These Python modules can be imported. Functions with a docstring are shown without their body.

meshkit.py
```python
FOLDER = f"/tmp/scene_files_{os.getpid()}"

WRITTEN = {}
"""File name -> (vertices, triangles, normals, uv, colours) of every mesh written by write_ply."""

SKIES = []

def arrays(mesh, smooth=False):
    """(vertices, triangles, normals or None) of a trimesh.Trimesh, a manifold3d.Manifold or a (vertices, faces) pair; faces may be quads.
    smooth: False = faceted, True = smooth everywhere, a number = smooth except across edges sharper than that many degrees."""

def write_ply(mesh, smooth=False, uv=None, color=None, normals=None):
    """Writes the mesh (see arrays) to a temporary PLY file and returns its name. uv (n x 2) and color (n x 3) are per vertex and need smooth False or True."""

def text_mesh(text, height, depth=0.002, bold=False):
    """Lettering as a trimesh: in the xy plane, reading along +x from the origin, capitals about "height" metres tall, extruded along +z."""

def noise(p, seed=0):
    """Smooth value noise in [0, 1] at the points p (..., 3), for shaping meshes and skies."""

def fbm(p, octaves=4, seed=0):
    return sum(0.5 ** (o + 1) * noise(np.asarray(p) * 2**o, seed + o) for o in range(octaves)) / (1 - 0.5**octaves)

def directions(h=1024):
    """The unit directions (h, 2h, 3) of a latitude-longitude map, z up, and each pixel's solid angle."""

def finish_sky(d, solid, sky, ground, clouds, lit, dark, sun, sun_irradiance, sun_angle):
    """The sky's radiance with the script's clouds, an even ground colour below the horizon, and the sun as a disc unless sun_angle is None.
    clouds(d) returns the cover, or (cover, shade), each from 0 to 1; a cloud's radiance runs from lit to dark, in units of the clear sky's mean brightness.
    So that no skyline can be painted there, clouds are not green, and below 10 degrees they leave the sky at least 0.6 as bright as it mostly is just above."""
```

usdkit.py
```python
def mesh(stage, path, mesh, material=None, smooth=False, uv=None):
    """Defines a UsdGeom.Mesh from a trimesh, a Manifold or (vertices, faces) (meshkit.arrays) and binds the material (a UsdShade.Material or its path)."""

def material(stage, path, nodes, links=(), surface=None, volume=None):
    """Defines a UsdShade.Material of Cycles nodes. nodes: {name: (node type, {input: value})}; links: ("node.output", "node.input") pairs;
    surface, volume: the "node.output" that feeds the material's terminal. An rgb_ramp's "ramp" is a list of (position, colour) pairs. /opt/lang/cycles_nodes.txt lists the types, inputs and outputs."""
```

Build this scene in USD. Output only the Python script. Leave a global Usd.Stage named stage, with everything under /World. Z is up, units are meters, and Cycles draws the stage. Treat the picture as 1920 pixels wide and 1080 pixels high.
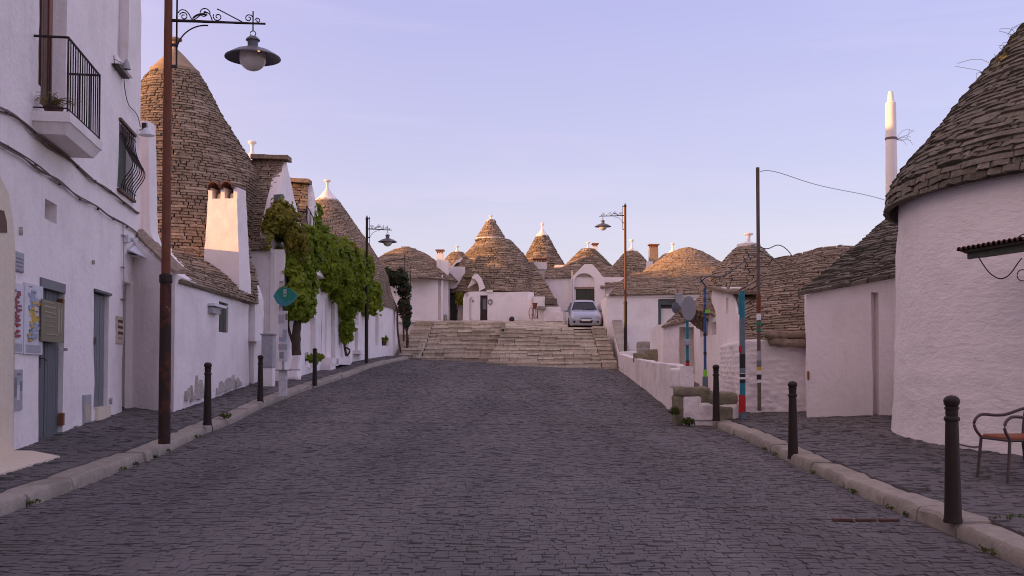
import math, random
import numpy as np, trimesh, manifold3d as m3
import usdkit, meshkit
from meshkit import noise, fbm
from pxr import Usd, UsdGeom, UsdLux, UsdShade, Gf, Sdf

stage = Usd.Stage.CreateInMemory()
UsdGeom.SetStageUpAxis(stage, 'Z'); UsdGeom.SetStageMetersPerUnit(stage, 1.0)
UsdGeom.Xform.Define(stage, '/World'); stage.SetDefaultPrim(stage.GetPrimAtPath('/World'))
UsdGeom.Scope.Define(stage, '/World/Looks')

# ------------------------------------------------------------------ camera, sky, sun, exposure
EYE, FOC, PITCH, HORIZON = 1.35, 1900.0, math.radians(1.6), 687.0
PPY = HORIZON - FOC * math.tan(PITCH)
SUN_AZ, SUN_EL = math.radians(-104.5), math.radians(7.0)       # atan2(x, y) of the direction towards the sun
EXPOSURE = 1.5
cam = UsdGeom.Camera.Define(stage, '/World/camera')
cam.CreateHorizontalApertureAttr(36.0); cam.CreateVerticalApertureAttr(20.25)
cam.CreateFocalLengthAttr(FOC / 1920 * 36.0)
cam.CreateVerticalApertureOffsetAttr((PPY - 540.0) / 1920 * 36.0)
cam.CreateClippingRangeAttr(Gf.Vec2f(0.1, 5000.0)); cam.CreateExposureAttr(EXPOSURE)
cam.AddTranslateOp().Set(Gf.Vec3d(0, 0, EYE)); cam.AddRotateXOp().Set(90.0 + math.degrees(PITCH))

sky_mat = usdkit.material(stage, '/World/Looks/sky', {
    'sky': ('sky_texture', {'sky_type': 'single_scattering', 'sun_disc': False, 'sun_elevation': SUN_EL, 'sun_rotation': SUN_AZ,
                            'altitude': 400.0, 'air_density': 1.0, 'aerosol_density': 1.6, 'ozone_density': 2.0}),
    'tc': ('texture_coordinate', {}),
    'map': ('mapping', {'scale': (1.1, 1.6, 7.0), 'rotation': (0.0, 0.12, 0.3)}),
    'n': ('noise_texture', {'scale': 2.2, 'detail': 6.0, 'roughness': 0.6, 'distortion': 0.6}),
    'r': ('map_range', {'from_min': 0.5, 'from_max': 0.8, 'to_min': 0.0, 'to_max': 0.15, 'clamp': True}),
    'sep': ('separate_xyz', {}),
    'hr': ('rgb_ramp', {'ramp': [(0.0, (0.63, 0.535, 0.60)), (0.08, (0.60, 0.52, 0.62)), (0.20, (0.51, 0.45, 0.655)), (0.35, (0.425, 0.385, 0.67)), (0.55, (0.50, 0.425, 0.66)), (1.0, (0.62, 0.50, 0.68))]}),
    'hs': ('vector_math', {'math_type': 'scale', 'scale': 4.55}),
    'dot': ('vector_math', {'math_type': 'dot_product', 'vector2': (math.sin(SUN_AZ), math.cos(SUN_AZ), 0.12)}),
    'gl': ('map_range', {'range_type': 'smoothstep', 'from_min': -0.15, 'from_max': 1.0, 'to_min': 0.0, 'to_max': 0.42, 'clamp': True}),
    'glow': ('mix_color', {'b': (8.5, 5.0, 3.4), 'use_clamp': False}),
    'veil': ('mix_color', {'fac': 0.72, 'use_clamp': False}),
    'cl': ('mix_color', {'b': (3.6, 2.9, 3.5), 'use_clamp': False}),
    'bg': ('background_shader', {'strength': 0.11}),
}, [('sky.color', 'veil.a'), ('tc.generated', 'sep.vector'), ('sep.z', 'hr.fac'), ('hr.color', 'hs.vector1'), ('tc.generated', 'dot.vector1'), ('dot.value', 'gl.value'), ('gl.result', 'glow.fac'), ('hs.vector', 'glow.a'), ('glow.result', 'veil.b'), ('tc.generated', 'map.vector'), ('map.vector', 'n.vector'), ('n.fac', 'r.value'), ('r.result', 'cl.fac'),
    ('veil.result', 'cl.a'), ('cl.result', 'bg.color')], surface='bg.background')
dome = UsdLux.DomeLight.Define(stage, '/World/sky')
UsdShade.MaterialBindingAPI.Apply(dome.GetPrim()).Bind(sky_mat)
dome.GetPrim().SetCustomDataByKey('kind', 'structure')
sun = UsdLux.DistantLight.Define(stage, '/World/sun')
sun.CreateIntensityAttr(0.74); sun.CreateAngleAttr(0.6); sun.CreateNormalizeAttr(True); sun.CreateColorAttr(Gf.Vec3f(1.0, 0.50, 0.19))
sd = np.array([math.sin(SUN_AZ) * math.cos(SUN_EL), math.cos(SUN_AZ) * math.cos(SUN_EL), math.sin(SUN_EL)])
sun.AddRotateZOp().Set(math.degrees(math.atan2(sd[0], -sd[1]))); sun.AddRotateXOp().Set(math.degrees(math.acos(sd[2])))

# ------------------------------------------------------------------ helpers
rng = np.random.default_rng(7)
TOP = '/World'
_used = {}
def numbered(parent, name):
    k = (parent, name); n = _used.get(k, -1) + 1; _used[k] = n
    return f'{parent}/{name}' if n == 0 else f'{parent}/{name}_{n:03d}'
def tag(prim, label=None, cat=None, group=None, kind=None):
    for k, v in (('label', label), ('category', cat), ('group', group), ('kind', kind)):
        if v: prim.SetCustomDataByKey(k, v)
    return prim
def path_of(p): return TOP if p is None else str(p.GetPath())
def thing(name, label, cat, loc=(0, 0, 0), rz=0.0, group=None, kind=None, scale=None):
    x = UsdGeom.Xform.Define(stage, numbered(TOP, name))
    x.AddTranslateOp().Set(Gf.Vec3d(*map(float, loc)))
    if rz: x.AddRotateZOp().Set(math.degrees(rz))
    if scale: x.AddScaleOp().Set(Gf.Vec3f(*scale))
    return tag(x.GetPrim(), label, cat, group, kind)
def obj(name, mesh, mat, parent=None, smooth=False, label=None, cat=None, group=None, kind=None):
    m = usdkit.mesh(stage, numbered(path_of(parent), name), mesh, M[mat] if isinstance(mat, str) else mat, smooth=smooth)
    return tag(m.GetPrim(), label, cat, group, kind)
def struct(name, mesh, mat, parent=None, smooth=False):
    return obj(name, mesh, mat, parent, smooth, kind='structure' if parent is None else None)
def copy_of(src, name, loc, rz=0.0, label=None, group=None):
    c = src.GetCustomData()
    t = thing(name, label or c['label'], c['category'], loc, rz, group or c.get('group'))
    t.GetReferences().AddInternalReference(src.GetPath()); t.SetInstanceable(True)
    return t

CP, SP = math.cos(PITCH), math.sin(PITCH)
def ray(px, py):
    a, b = (px - 960.0) / FOC, (PPY - py) / FOC
    return np.array([a, CP - b * SP, SP + b * CP])
def W(px, py, Y):
    d = ray(px, py); d = d * (Y / d[1]); return d + [0, 0, EYE]
def X(px, Y): return (px - 960.0) / FOC * Y
def Z(py, Y): return W(960, py, Y)[2]
def proj(p):
    p = np.asarray(p, float) - [0, 0, EYE]
    f = p[..., 1] * CP + p[..., 2] * SP; u = -p[..., 1] * SP + p[..., 2] * CP
    f = np.where(f < 0.2, 0.2, f)
    return 960 + FOC * p[..., 0] / f, PPY - FOC * u / f

class Plane:
    """A facade: a vertical plane from a to b (seen with its outer side to the right hand of a->b turned by side)."""
    def __init__(s, a, b, side=1):
        s.a = np.array(a, float); d = np.array(b, float) - s.a; s.len = np.hypot(*d); s.d = d / s.len
        s.n = np.array([s.d[1], -s.d[0]]) * side
    def uz(s, px, py):
        r = ray(px, py); t = (s.a @ s.n) / (r[:2] @ s.n); p = r * t + [0, 0, EYE]
        return (p[:2] - s.a) @ s.d, p[2]
    def pt(s, u, z, out=0.0):
        q = s.a + s.d * u + s.n * out; return np.array([q[0], q[1], z])
    def at(s, px, py, out=0.0): return s.pt(*s.uz(px, py), out)
    def box(s, u0, u1, z0, z1, o0, o1):
        """hexahedron of the facade: out from o0 to o1"""
        c = [s.pt(u, z, o) for z in (z0, z1) for (u, o) in ((u0, o0), (u1, o0), (u1, o1), (u0, o1))]
        return hexa(c)
    def pbox(s, px0, py0, px1, py1, o0, o1):
        u0, za = s.uz(px0, py0); u1, zb = s.uz(px1, py1)
        if abs(py1 - py0) < 12 and abs(px1 - px0) > 8: za, zb = s.uz((px0 + px1) / 2, py0)[1], s.uz((px0 + px1) / 2, py1)[1]
        u0, u1 = sorted((u0, u1))
        return s.box(u0, u1, min(za, zb), max(za, zb), o0, o1)

HF = np.array([[0, 2, 1], [0, 3, 2], [4, 5, 6], [4, 6, 7], [0, 1, 5], [0, 5, 4], [1, 2, 6], [1, 6, 5], [2, 3, 7], [2, 7, 6], [3, 0, 4], [3, 4, 7]])
def fixwind(m):
    if m.volume < 0: m.invert()
    return m
def hexa(c): return fixwind(trimesh.Trimesh(np.array(c, float), HF, process=False))
def box(c, s, rz=0.0, rx=0.0, ry=0.0):
    m = trimesh.creation.box(s)
    T = trimesh.transformations
    m.apply_transform(T.translation_matrix(c) @ T.rotation_matrix(rz, [0, 0, 1]) @ T.rotation_matrix(ry, [0, 1, 0]) @ T.rotation_matrix(rx, [1, 0, 0]))
    return m
def bbox_(c, s, r=0.02, rz=0.0):
    """box with rounded edges"""
    h = np.array(s) / 2 - r
    pts = [np.array([x, y, z]) * h for x in (-1, 1) for y in (-1, 1) for z in (-1, 1)]
    ball = m3.Manifold.sphere(r, 8)
    m = man2tri(m3.Manifold.batch_hull([ball.translate(tuple(p)) for p in pts]))
    m.apply_transform(trimesh.transformations.translation_matrix(c) @ trimesh.transformations.rotation_matrix(rz, [0, 0, 1]))
    return m
def cat(ms): return trimesh.util.concatenate(ms)
def tube(points, r, sides=6, cap=True):
    p = np.asarray(points, float); n = len(p); r = np.broadcast_to(r, (n,))
    t = np.gradient(p, axis=0); t /= np.linalg.norm(t, axis=1, keepdims=True) + 1e-12
    ref = np.array([0, 0, 1.0]) if abs(t[:, 2]).mean() < 0.8 else np.array([1.0, 0, 0])
    a = np.cross(t, ref); a /= np.linalg.norm(a, axis=1, keepdims=True) + 1e-12
    b = np.cross(t, a); ang = np.arange(sides) * 2 * np.pi / sides
    v = (p[:, None] + r[:, None, None] * (np.cos(ang)[None, :, None] * a[:, None] + np.sin(ang)[None, :, None] * b[:, None])).reshape(-1, 3)
    i, j = np.meshgrid(np.arange(n - 1), np.arange(sides), indexing='ij')
    q = np.stack([i * sides + j, i * sides + (j + 1) % sides, (i + 1) * sides + (j + 1) % sides, (i + 1) * sides + j], -1).reshape(-1, 4)
    f = np.vstack([q[:, [0, 1, 2]], q[:, [0, 2, 3]]])
    if cap:
        v = np.vstack([v, p[0], p[-1]]); k = n * sides; J = np.arange(sides)
        f = np.vstack([f, np.stack([np.full(sides, k), (J + 1) % sides, J], 1), np.stack([np.full(sides, k + 1), (n - 1) * sides + J, (n - 1) * sides + (J + 1) % sides], 1)])
    return fixwind(trimesh.Trimesh(v, f, process=False))
def spline(pts, n=24):
    p = np.asarray(pts, float); k = len(p)
    from scipy.interpolate import CubicSpline
    d = np.r_[0, np.cumsum(np.linalg.norm(np.diff(p, axis=0), axis=1))]
    return CubicSpline(d, p)(np.linspace(0, d[-1], n))
def lathe(profile, center=(0, 0, 0), n=24):
    prof = np.array(profile, float)
    m = trimesh.creation.revolve(prof, sections=n); m.apply_translation(center); return fixwind(m)
def man2tri(m):
    k = m.to_mesh(); return trimesh.Trimesh(k.vert_properties[:, :3], k.tri_verts, process=True)
def tri2man(t):
    return m3.Manifold(m3.Mesh(np.asarray(t.vertices, np.float32), np.asarray(t.faces, np.uint32)))
def extr(poly, z0, z1):
    p = np.array(poly, float)
    x, y = p[:, 0], p[:, 1]
    if (x * np.roll(y, -1) - np.roll(x, -1) * y).sum() < 0: p = p[::-1]
    return m3.Manifold.extrude(m3.CrossSection([p.tolist()]), z1 - z0).translate((0, 0, z0))
def roughen(t, amp, scale, seed=0, octaves=3):
    v = np.array(t.vertices); n = t.vertex_normals
    d = (fbm(v / scale, octaves, seed) - 0.5) * 2 * amp
    t.vertices = v + n * d[:, None]; return t
def wall_from(man, cuts=(), refine=0.2, amp=0.015, big=0.03, seed=0, fine=0.16):
    for c in cuts: man = man - tri2man(c)
    t = man2tri(man.refine_to_length(refine))
    if big: roughen(t, big, 1.1, seed)
    if amp: roughen(t, amp, fine, seed + 5, 2)
    return t
def slab_plate(pts, thick, n):
    """closed plate: polygon of coplanar-ish points (fan) pushed back along -n"""
    p = np.array(pts, float); k = len(p); q = p - np.asarray(n) * thick
    v = np.vstack([p, q]); f = []
    for i in range(1, k - 1): f += [[0, i, i + 1], [k, k + i + 1, k + i]]
    for i in range(k): j = (i + 1) % k; f += [[i, k + i, k + j], [i, k + j, j]]
    return fixwind(trimesh.Trimesh(v, f, process=False))

_FC = {}
def piece_faces(nv):
    """faces of a stone of nv points: stations of four points each (a hexahedron has 8 points in box order)"""
    if nv == 8: return HF
    if nv not in _FC:
        k = nv // 4; f = []
        for i in range(k - 1):
            for j in range(4):
                a, b, c, d = i * 4 + j, i * 4 + (j + 1) % 4, (i + 1) * 4 + (j + 1) % 4, (i + 1) * 4 + j; f += [[a, c, b], [a, d, c]]
        f += [[0, 1, 2], [0, 2, 3], [nv - 4, nv - 2, nv - 3], [nv - 4, nv - 1, nv - 2]]
        _FC[nv] = np.array(f)
    return _FC[nv]
def join_hexes(h):
    h = np.asarray(h); n, k = h.shape[:2]; F = piece_faces(k)
    return trimesh.Trimesh(h.reshape(-1, 3), (F[None] + (np.arange(n) * k)[:, None, None]).reshape(-1, 3), process=False)
def emit_pieces(h, mat, parent, name, stuff, limit=300, min_px=9.5, face=None):
    """h (n, k, 3): the largest in the photograph become meshes of their own, the rest one part"""
    h = np.asarray(h, float)
    px, py = proj(h); w = px.max(1) - px.min(1); hh = py.max(1) - py.min(1)
    inside = (px.max(1) > 4) & (px.min(1) < 1916) & (py.max(1) > 4) & (py.min(1) < 1076) & (h[..., 1].min(1) > 1)
    ok = inside & (np.maximum(w, hh) >= min_px)
    if face is not None: ok &= face
    idx = np.nonzero(ok)[0]; idx = idx[np.argsort(-(w * hh)[idx])][:limit]
    F = piece_faces(h.shape[1])
    for i in idx: obj(name, (h[i], F), mat, parent)
    rest = np.setdiff1d(np.arange(len(h)), idx)
    if len(rest): obj(stuff, join_hexes(h[rest]), mat, parent, kind='stuff')

def lay_slabs(S, length, courses, t=0.06, vgap=0.14, ugap=0.012, jit=1.0, seed=1, wrap=False, u0=0.0, u1=1.0, wob=0.25, keep=None, K=3):
    """flat ragged stones laid in courses on the surface S(u, v); u along the course, v upwards"""
    r = np.random.default_rng(seed); A = [[], [], [], []]
    uu = np.linspace(u0, u1, 80); step = 0.0
    for k in range(courses):
        va, vb = k / courses, (k + 1) / courses
        c = S(uu, np.full(80, (va + vb) / 2)); L = np.linalg.norm(np.diff(c, axis=0), axis=1).sum()
        n = max(3, int(L / length))
        w = np.exp(r.normal(0, 0.5, n)); e = np.r_[0, np.cumsum(w)]; e = u0 + (u1 - u0) * e / e[-1]
        if wrap: e = e + r.random() * (u1 - u0) / n
        g = ugap / max(L, 1e-6) * (u1 - u0) * r.uniform(0.4, 1.8, n)
        A[0].append(e[:-1] + g); A[1].append(e[1:] - g)
        dv = 1 / courses; A[2].append(va + dv * r.uniform(-0.05, 0.09, n) * jit); A[3].append(vb - dv * vgap * r.uniform(0.1, 1.9, n))
    ua, ub, va, vb = (np.concatenate(a) for a in A); n = len(ua)
    def Sn(u, v):
        v = np.clip(v, 0, 1); e = 1e-3
        v_lo, v_hi = np.clip(v - e, 0, 1), np.clip(v + e, 0, 1)
        nu = S(u + e, v) - S(u - e, v); nv = S(u, v_hi) - S(u, v_lo); m = np.cross(nu, nv)
        return m / (np.linalg.norm(m, axis=1, keepdims=True) + 1e-12)
    N = Sn((ua + ub) / 2, (va + vb) / 2)
    per = 2 * np.pi if wrap else 6.0
    wv = lambda u, v: np.clip(v + (noise(np.stack([np.cos(u * per) * 2.2, np.sin(u * per) * 2.2, v * 9.0], -1), seed) - 0.5) * wob / courses * 2, 0, 1.0)
    lift = t * r.uniform(0.7, 1.3, n); tl = r.normal(0, 0.10, (n, 2)) * t * jit
    st = []
    for k in range(K + 1):
        f = k / K; u = ua * (1 - f) + ub * f; d = 1 / courses
        lo = va + r.normal(0, .055, n) * d * jit; hi = vb + r.normal(0, .05, n) * d * jit
        end = .80 if k in (0, K) else 1.0
        bl, bu = S(u, wv(u, lo)), S(u, wv(u, hi)); ti = (tl[:, 0] * (1 - f) + tl[:, 1] * f)
        top = (lift * end + ti + r.normal(0, .09, n) * t)[:, None]
        st += [bl - N * 0.5 * t, bu - N * 0.5 * t, bu + N * top * 0.70, bl + N * top + r.normal(0, .05, (n, 3)) * t]
    h = np.stack(st, 1)
    if keep is not None: k = keep(h.mean(1)); h, N = h[k], N[k]
    c = h.mean(1); face = ((np.array([0, 0, EYE]) - c) * N).sum(1) > 0
    return h, face
def surf_mesh(S, nu=48, nv=14, back=0.03, u0=0.0, u1=1.0):
    u, v = np.meshgrid(np.linspace(u0, u1, nu), np.linspace(0, 1, nv), indexing='ij')
    p = S(u.ravel(), v.ravel())
    i, j = np.meshgrid(np.arange(nu - 1), np.arange(nv - 1), indexing='ij')
    q = np.stack([i * nv + j, (i + 1) * nv + j, (i + 1) * nv + j + 1, i * nv + j + 1], -1).reshape(-1, 4)
    t = trimesh.Trimesh(p, np.vstack([q[:, [0, 1, 2]], q[:, [0, 2, 3]]]), process=False)
    t.vertices = t.vertices - t.vertex_normals * back
    return t
def patch(P00, P10, P01, P11, bulge=0.0, sag=0.0):
    P = [np.array(p, float) for p in (P00, P10, P01, P11)]
    n = np.cross(P[1] - P[0], P[2] - P[0]); n /= np.linalg.norm(n)
    def S(u, v):
        u, v = u[:, None], v[:, None]
        return P[0] * (1 - u) * (1 - v) + P[1] * u * (1 - v) + P[2] * (1 - u) * v + P[3] * u * v + n * bulge * np.sin(np.pi * v) * 1.0 + np.array([0, 0, 1.0]) * sag * (4 * u * (1 - u) - 1) * v
    return S
def cone(c, prof, dist=None, blend=0.35, ez=None):
    """prof: (r, z) from the eave upwards; dist(theta): distance to a square footprint at the eave"""
    p = np.array(prof, float); s = np.r_[0, np.cumsum(np.hypot(*np.diff(p, axis=0).T))]; s /= s[-1]
    def S(u, v):
        th = u * 2 * np.pi; r = np.interp(v, s, p[:, 0]); z = np.interp(v, s, p[:, 1])
        if dist is not None:
            b = np.clip(1 - v / blend, 0, 1); b = b * b * (3 - 2 * b)
            r = r * (1 - b) + dist(th) * b
        return np.stack([c[0] + r * np.cos(th), c[1] + r * np.sin(th), z], 1)
    return S
def rect_dist(c, poly):
    P = np.array(poly, float)
    def D(th):
        out = np.full(len(th), 1e9); d = np.stack([np.cos(th), np.sin(th)], 1)
        for a, b in zip(P, np.roll(P, -1, 0)):
            e = b - a; w = a - np.array(c); den = d[:, 0] * e[1] - d[:, 1] * e[0]
            with np.errstate(all='ignore'):
                t = (w[0] * e[1] - w[1] * e[0]) / den; k = (w[0] * d[:, 1] - w[1] * d[:, 0]) / den
            ok = (t > 0) & (k >= -1e-6) & (k <= 1 + 1e-6); out = np.where(ok & (t < out), t, out)
        return np.where(out > 1e8, 3.0, out)
    return D
def roof(parent, S, length, courses, t, seed, limit=200, wrap=True, mat='roof_stone', keep=None, nu=64, nv=16, name='roof', u0=0.0, u1=1.0, **k):
    r = obj(name, surf_mesh(S, nu, nv, 0.03, u0, u1), 'roof_bed', parent, smooth=60)
    h, face = lay_slabs(S, length, courses, t, seed=seed, wrap=wrap, keep=keep, u0=u0, u1=u1, **k)
    emit_pieces(h, mat, r, 'stone_slab', 'small_stone_slabs', limit, face=face)
    return r
def pinnacle(parent, c, z0, r0, zc, zt, style='disc', s=1.0, mat='limewash', ex=1.25):
    """whitewashed cap from (r0, z0) up to zc, then a neck and a finial up to zt"""
    x, y = c; h = zt - zc; rn = 0.062 * s
    prof = [(r0 + 0.03, z0 - 0.12), (r0 + 0.03, z0)]
    for f in np.linspace(0.1, 1, 8): prof.append((rn + (r0 - rn) * (1 - f) ** ex, z0 + (zc - z0) * f))
    if style == 'disc':
        prof += [(rn * 0.95, zc + h * 0.45), (rn * 1.15, zc + h * 0.62), (rn * 2.6, zc + h * 0.74), (rn * 2.7, zc + h * 0.86), (rn * 1.8, zc + h * 0.95), (0.001, zc + h)]
    else:
        prof += [(rn * 0.9, zc + h * 0.35)] + [(rn * 1.9 * math.sin(a) + 0.001, zc + h * (0.68 - 0.32 * math.cos(a))) for a in np.linspace(0.5, math.pi, 7)]
    cap = lathe(prof, (x, y, 0), 20)
    return obj('pinnacle', cap, mat, parent, smooth=40)

# ------------------------------------------------------------------ ground profile (heights of the rising street)
RZ = np.array([(-30, -1.34), (3, -1.33), (8, -1.30), (10, -1.28), (13, -1.21), (16, -1.10), (18.3, -1.05), (21.3, -0.90), (25, -0.72), (35, -0.33), (44, 0.03), (47, 0.15), (60, 0.6)])
TI = np.array([(-30, .006), (20, .008), (35, .02), (44, .038), (47, .04), (60, .04)])
def road_z(x, y): return EYE + np.interp(y, RZ[:, 0], RZ[:, 1]) - x * np.interp(y, TI[:, 0], TI[:, 1])
LK = np.array([(-4.0, -12), (-4.05, 3), (-4.3, 8.5), (-4.62, 13.5), (-4.85, 16.1), (-5.2, 21.3), (-5.25, 26.8), (-5.25, 32), (-5.35, 38), (-5.0, 44), (-4.75, 47)])
RK = np.array([(3.1, -12), (3.2, 3), (3.37, 6.8), (3.45, 8), (3.58, 13.1), (3.62, 16), (3.62, 18.2)])
def lk(y): return np.interp(y, LK[:, 1], LK[:, 0])
def rk(y): return np.interp(y, RK[:, 1], RK[:, 0])
def pave_l(x, y): return road_z(lk(y), y) + 0.13 + (lk(y) - x) * 0.02
def pave_r(x, y): return road_z(rk(y), y) + 0.12 + (x - rk(y)) * 0.012
# ------------------------------------------------------------------ materials
M = {}
def plain(name, col, rough=0.6, metal=0.0, spec=0.3, var=0.12, scale=6.0, bump=0.0, bscale=40.0, **kw):
    """one colour with gentle grain"""
    c = np.array(col)
    nodes = {'g': ('geometry', {}), 'n': ('noise_texture', {'scale': scale, 'detail': 5.0, 'roughness': 0.65}),
             'r': ('rgb_ramp', {'ramp': [(0.25, tuple(c * (1 - var))), (0.75, tuple(np.minimum(c * (1 + var), 0.95)))]}),
             'p': ('principled_bsdf', {'roughness': rough, 'metallic': metal, 'specular_ior_level': spec, **kw})}
    links = [('g.position', 'n.vector'), ('n.fac', 'r.fac'), ('r.color', 'p.base_color')]
    if bump:
        nodes['n2'] = ('noise_texture', {'scale': bscale, 'detail': 4.0}); nodes['b'] = ('bump', {'strength': bump, 'distance': 0.02})
        links += [('g.position', 'n2.vector'), ('n2.fac', 'b.height'), ('b.normal', 'p.normal')]
    M[name] = usdkit.material(stage, f'/World/Looks/{name}', nodes, links, 'p.BSDF')
def stones(name, cols, grain=0.25, rough=0.9, bump=0.9, bscale=22.0, nscale=7.0, spec=0.15, patch=None, pscale=0.5, streak=0.0):
    """every stone its own tone, out of cols; grain on top"""
    ramp = [(i / (len(cols) - 1), c) for i, c in enumerate(cols)]
    nodes = {'g': ('geometry', {}), 'o': ('object_info', {}), 'a': ('math', {'math_type': 'add'}), 'f': ('math', {'math_type': 'fraction'}),
             'r': ('rgb_ramp', {'ramp': ramp}),
             'n': ('noise_texture', {'scale': nscale, 'detail': 6.0, 'roughness': 0.7}), 'm': ('map_range', {'from_min': 0.25, 'from_max': 0.75, 'to_min': 1 - grain, 'to_max': 1 + grain}),
             'x': ('vector_math', {'math_type': 'scale'}),
             'n2': ('noise_texture', {'scale': bscale, 'detail': 5.0, 'roughness': 0.7}), 'b': ('bump', {'strength': bump, 'distance': 0.02}),
             'p': ('principled_bsdf', {'roughness': rough, 'specular_ior_level': spec})}
    if streak:
        nodes['sm'] = ('mapping', {'scale': (0.75, 0.10, 0.3)}); nodes['sn'] = ('noise_texture', {'scale': 1.0, 'detail': 4.0, 'roughness': 0.6}); nodes['sr'] = ('map_range', {'from_min': 0.3, 'from_max': 0.7, 'to_min': 1 - streak, 'to_max': 1 + streak}); nodes['sx'] = ('math', {'math_type': 'multiply'})
    links = [('g.random_per_island', 'a.value1'), ('o.random', 'a.value2'), ('a.value', 'f.value1'), ('f.value', 'r.fac'), ('g.position', 'n.vector'), ('n.fac', 'm.value'),
             ('r.color', 'x.vector1'), ('m.result', 'x.scale'), ('g.position', 'n2.vector'), ('n2.fac', 'b.height'), ('b.normal', 'p.normal')]
    if streak: links[links.index(('m.result', 'x.scale'))] = ('m.result', 'sx.value1'); links += [('g.position', 'sm.vector'), ('sm.vector', 'sn.vector'), ('sn.fac', 'sr.value'), ('sr.result', 'sx.value2'), ('sx.value', 'x.scale')]
    if patch is not None:
        nodes['pn'] = ('noise_texture', {'scale': pscale, 'detail': 5.0, 'roughness': 0.6})
        nodes['pm'] = ('map_range', {'from_min': 0.5, 'from_max': 0.72, 'to_min': 0.0, 'to_max': 0.65, 'clamp': True})
        nodes['px'] = ('mix_color', {'b': patch, 'use_clamp': False})
        links += [('g.position', 'pn.vector'), ('pn.fac', 'pm.value'), ('pm.result', 'px.fac'), ('x.vector', 'px.a'), ('px.result', 'p.base_color')]
    else: links.append(('x.vector', 'p.base_color'))
    M[name] = usdkit.material(stage, f'/World/Looks/{name}', nodes, links, 'p.BSDF')
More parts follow.
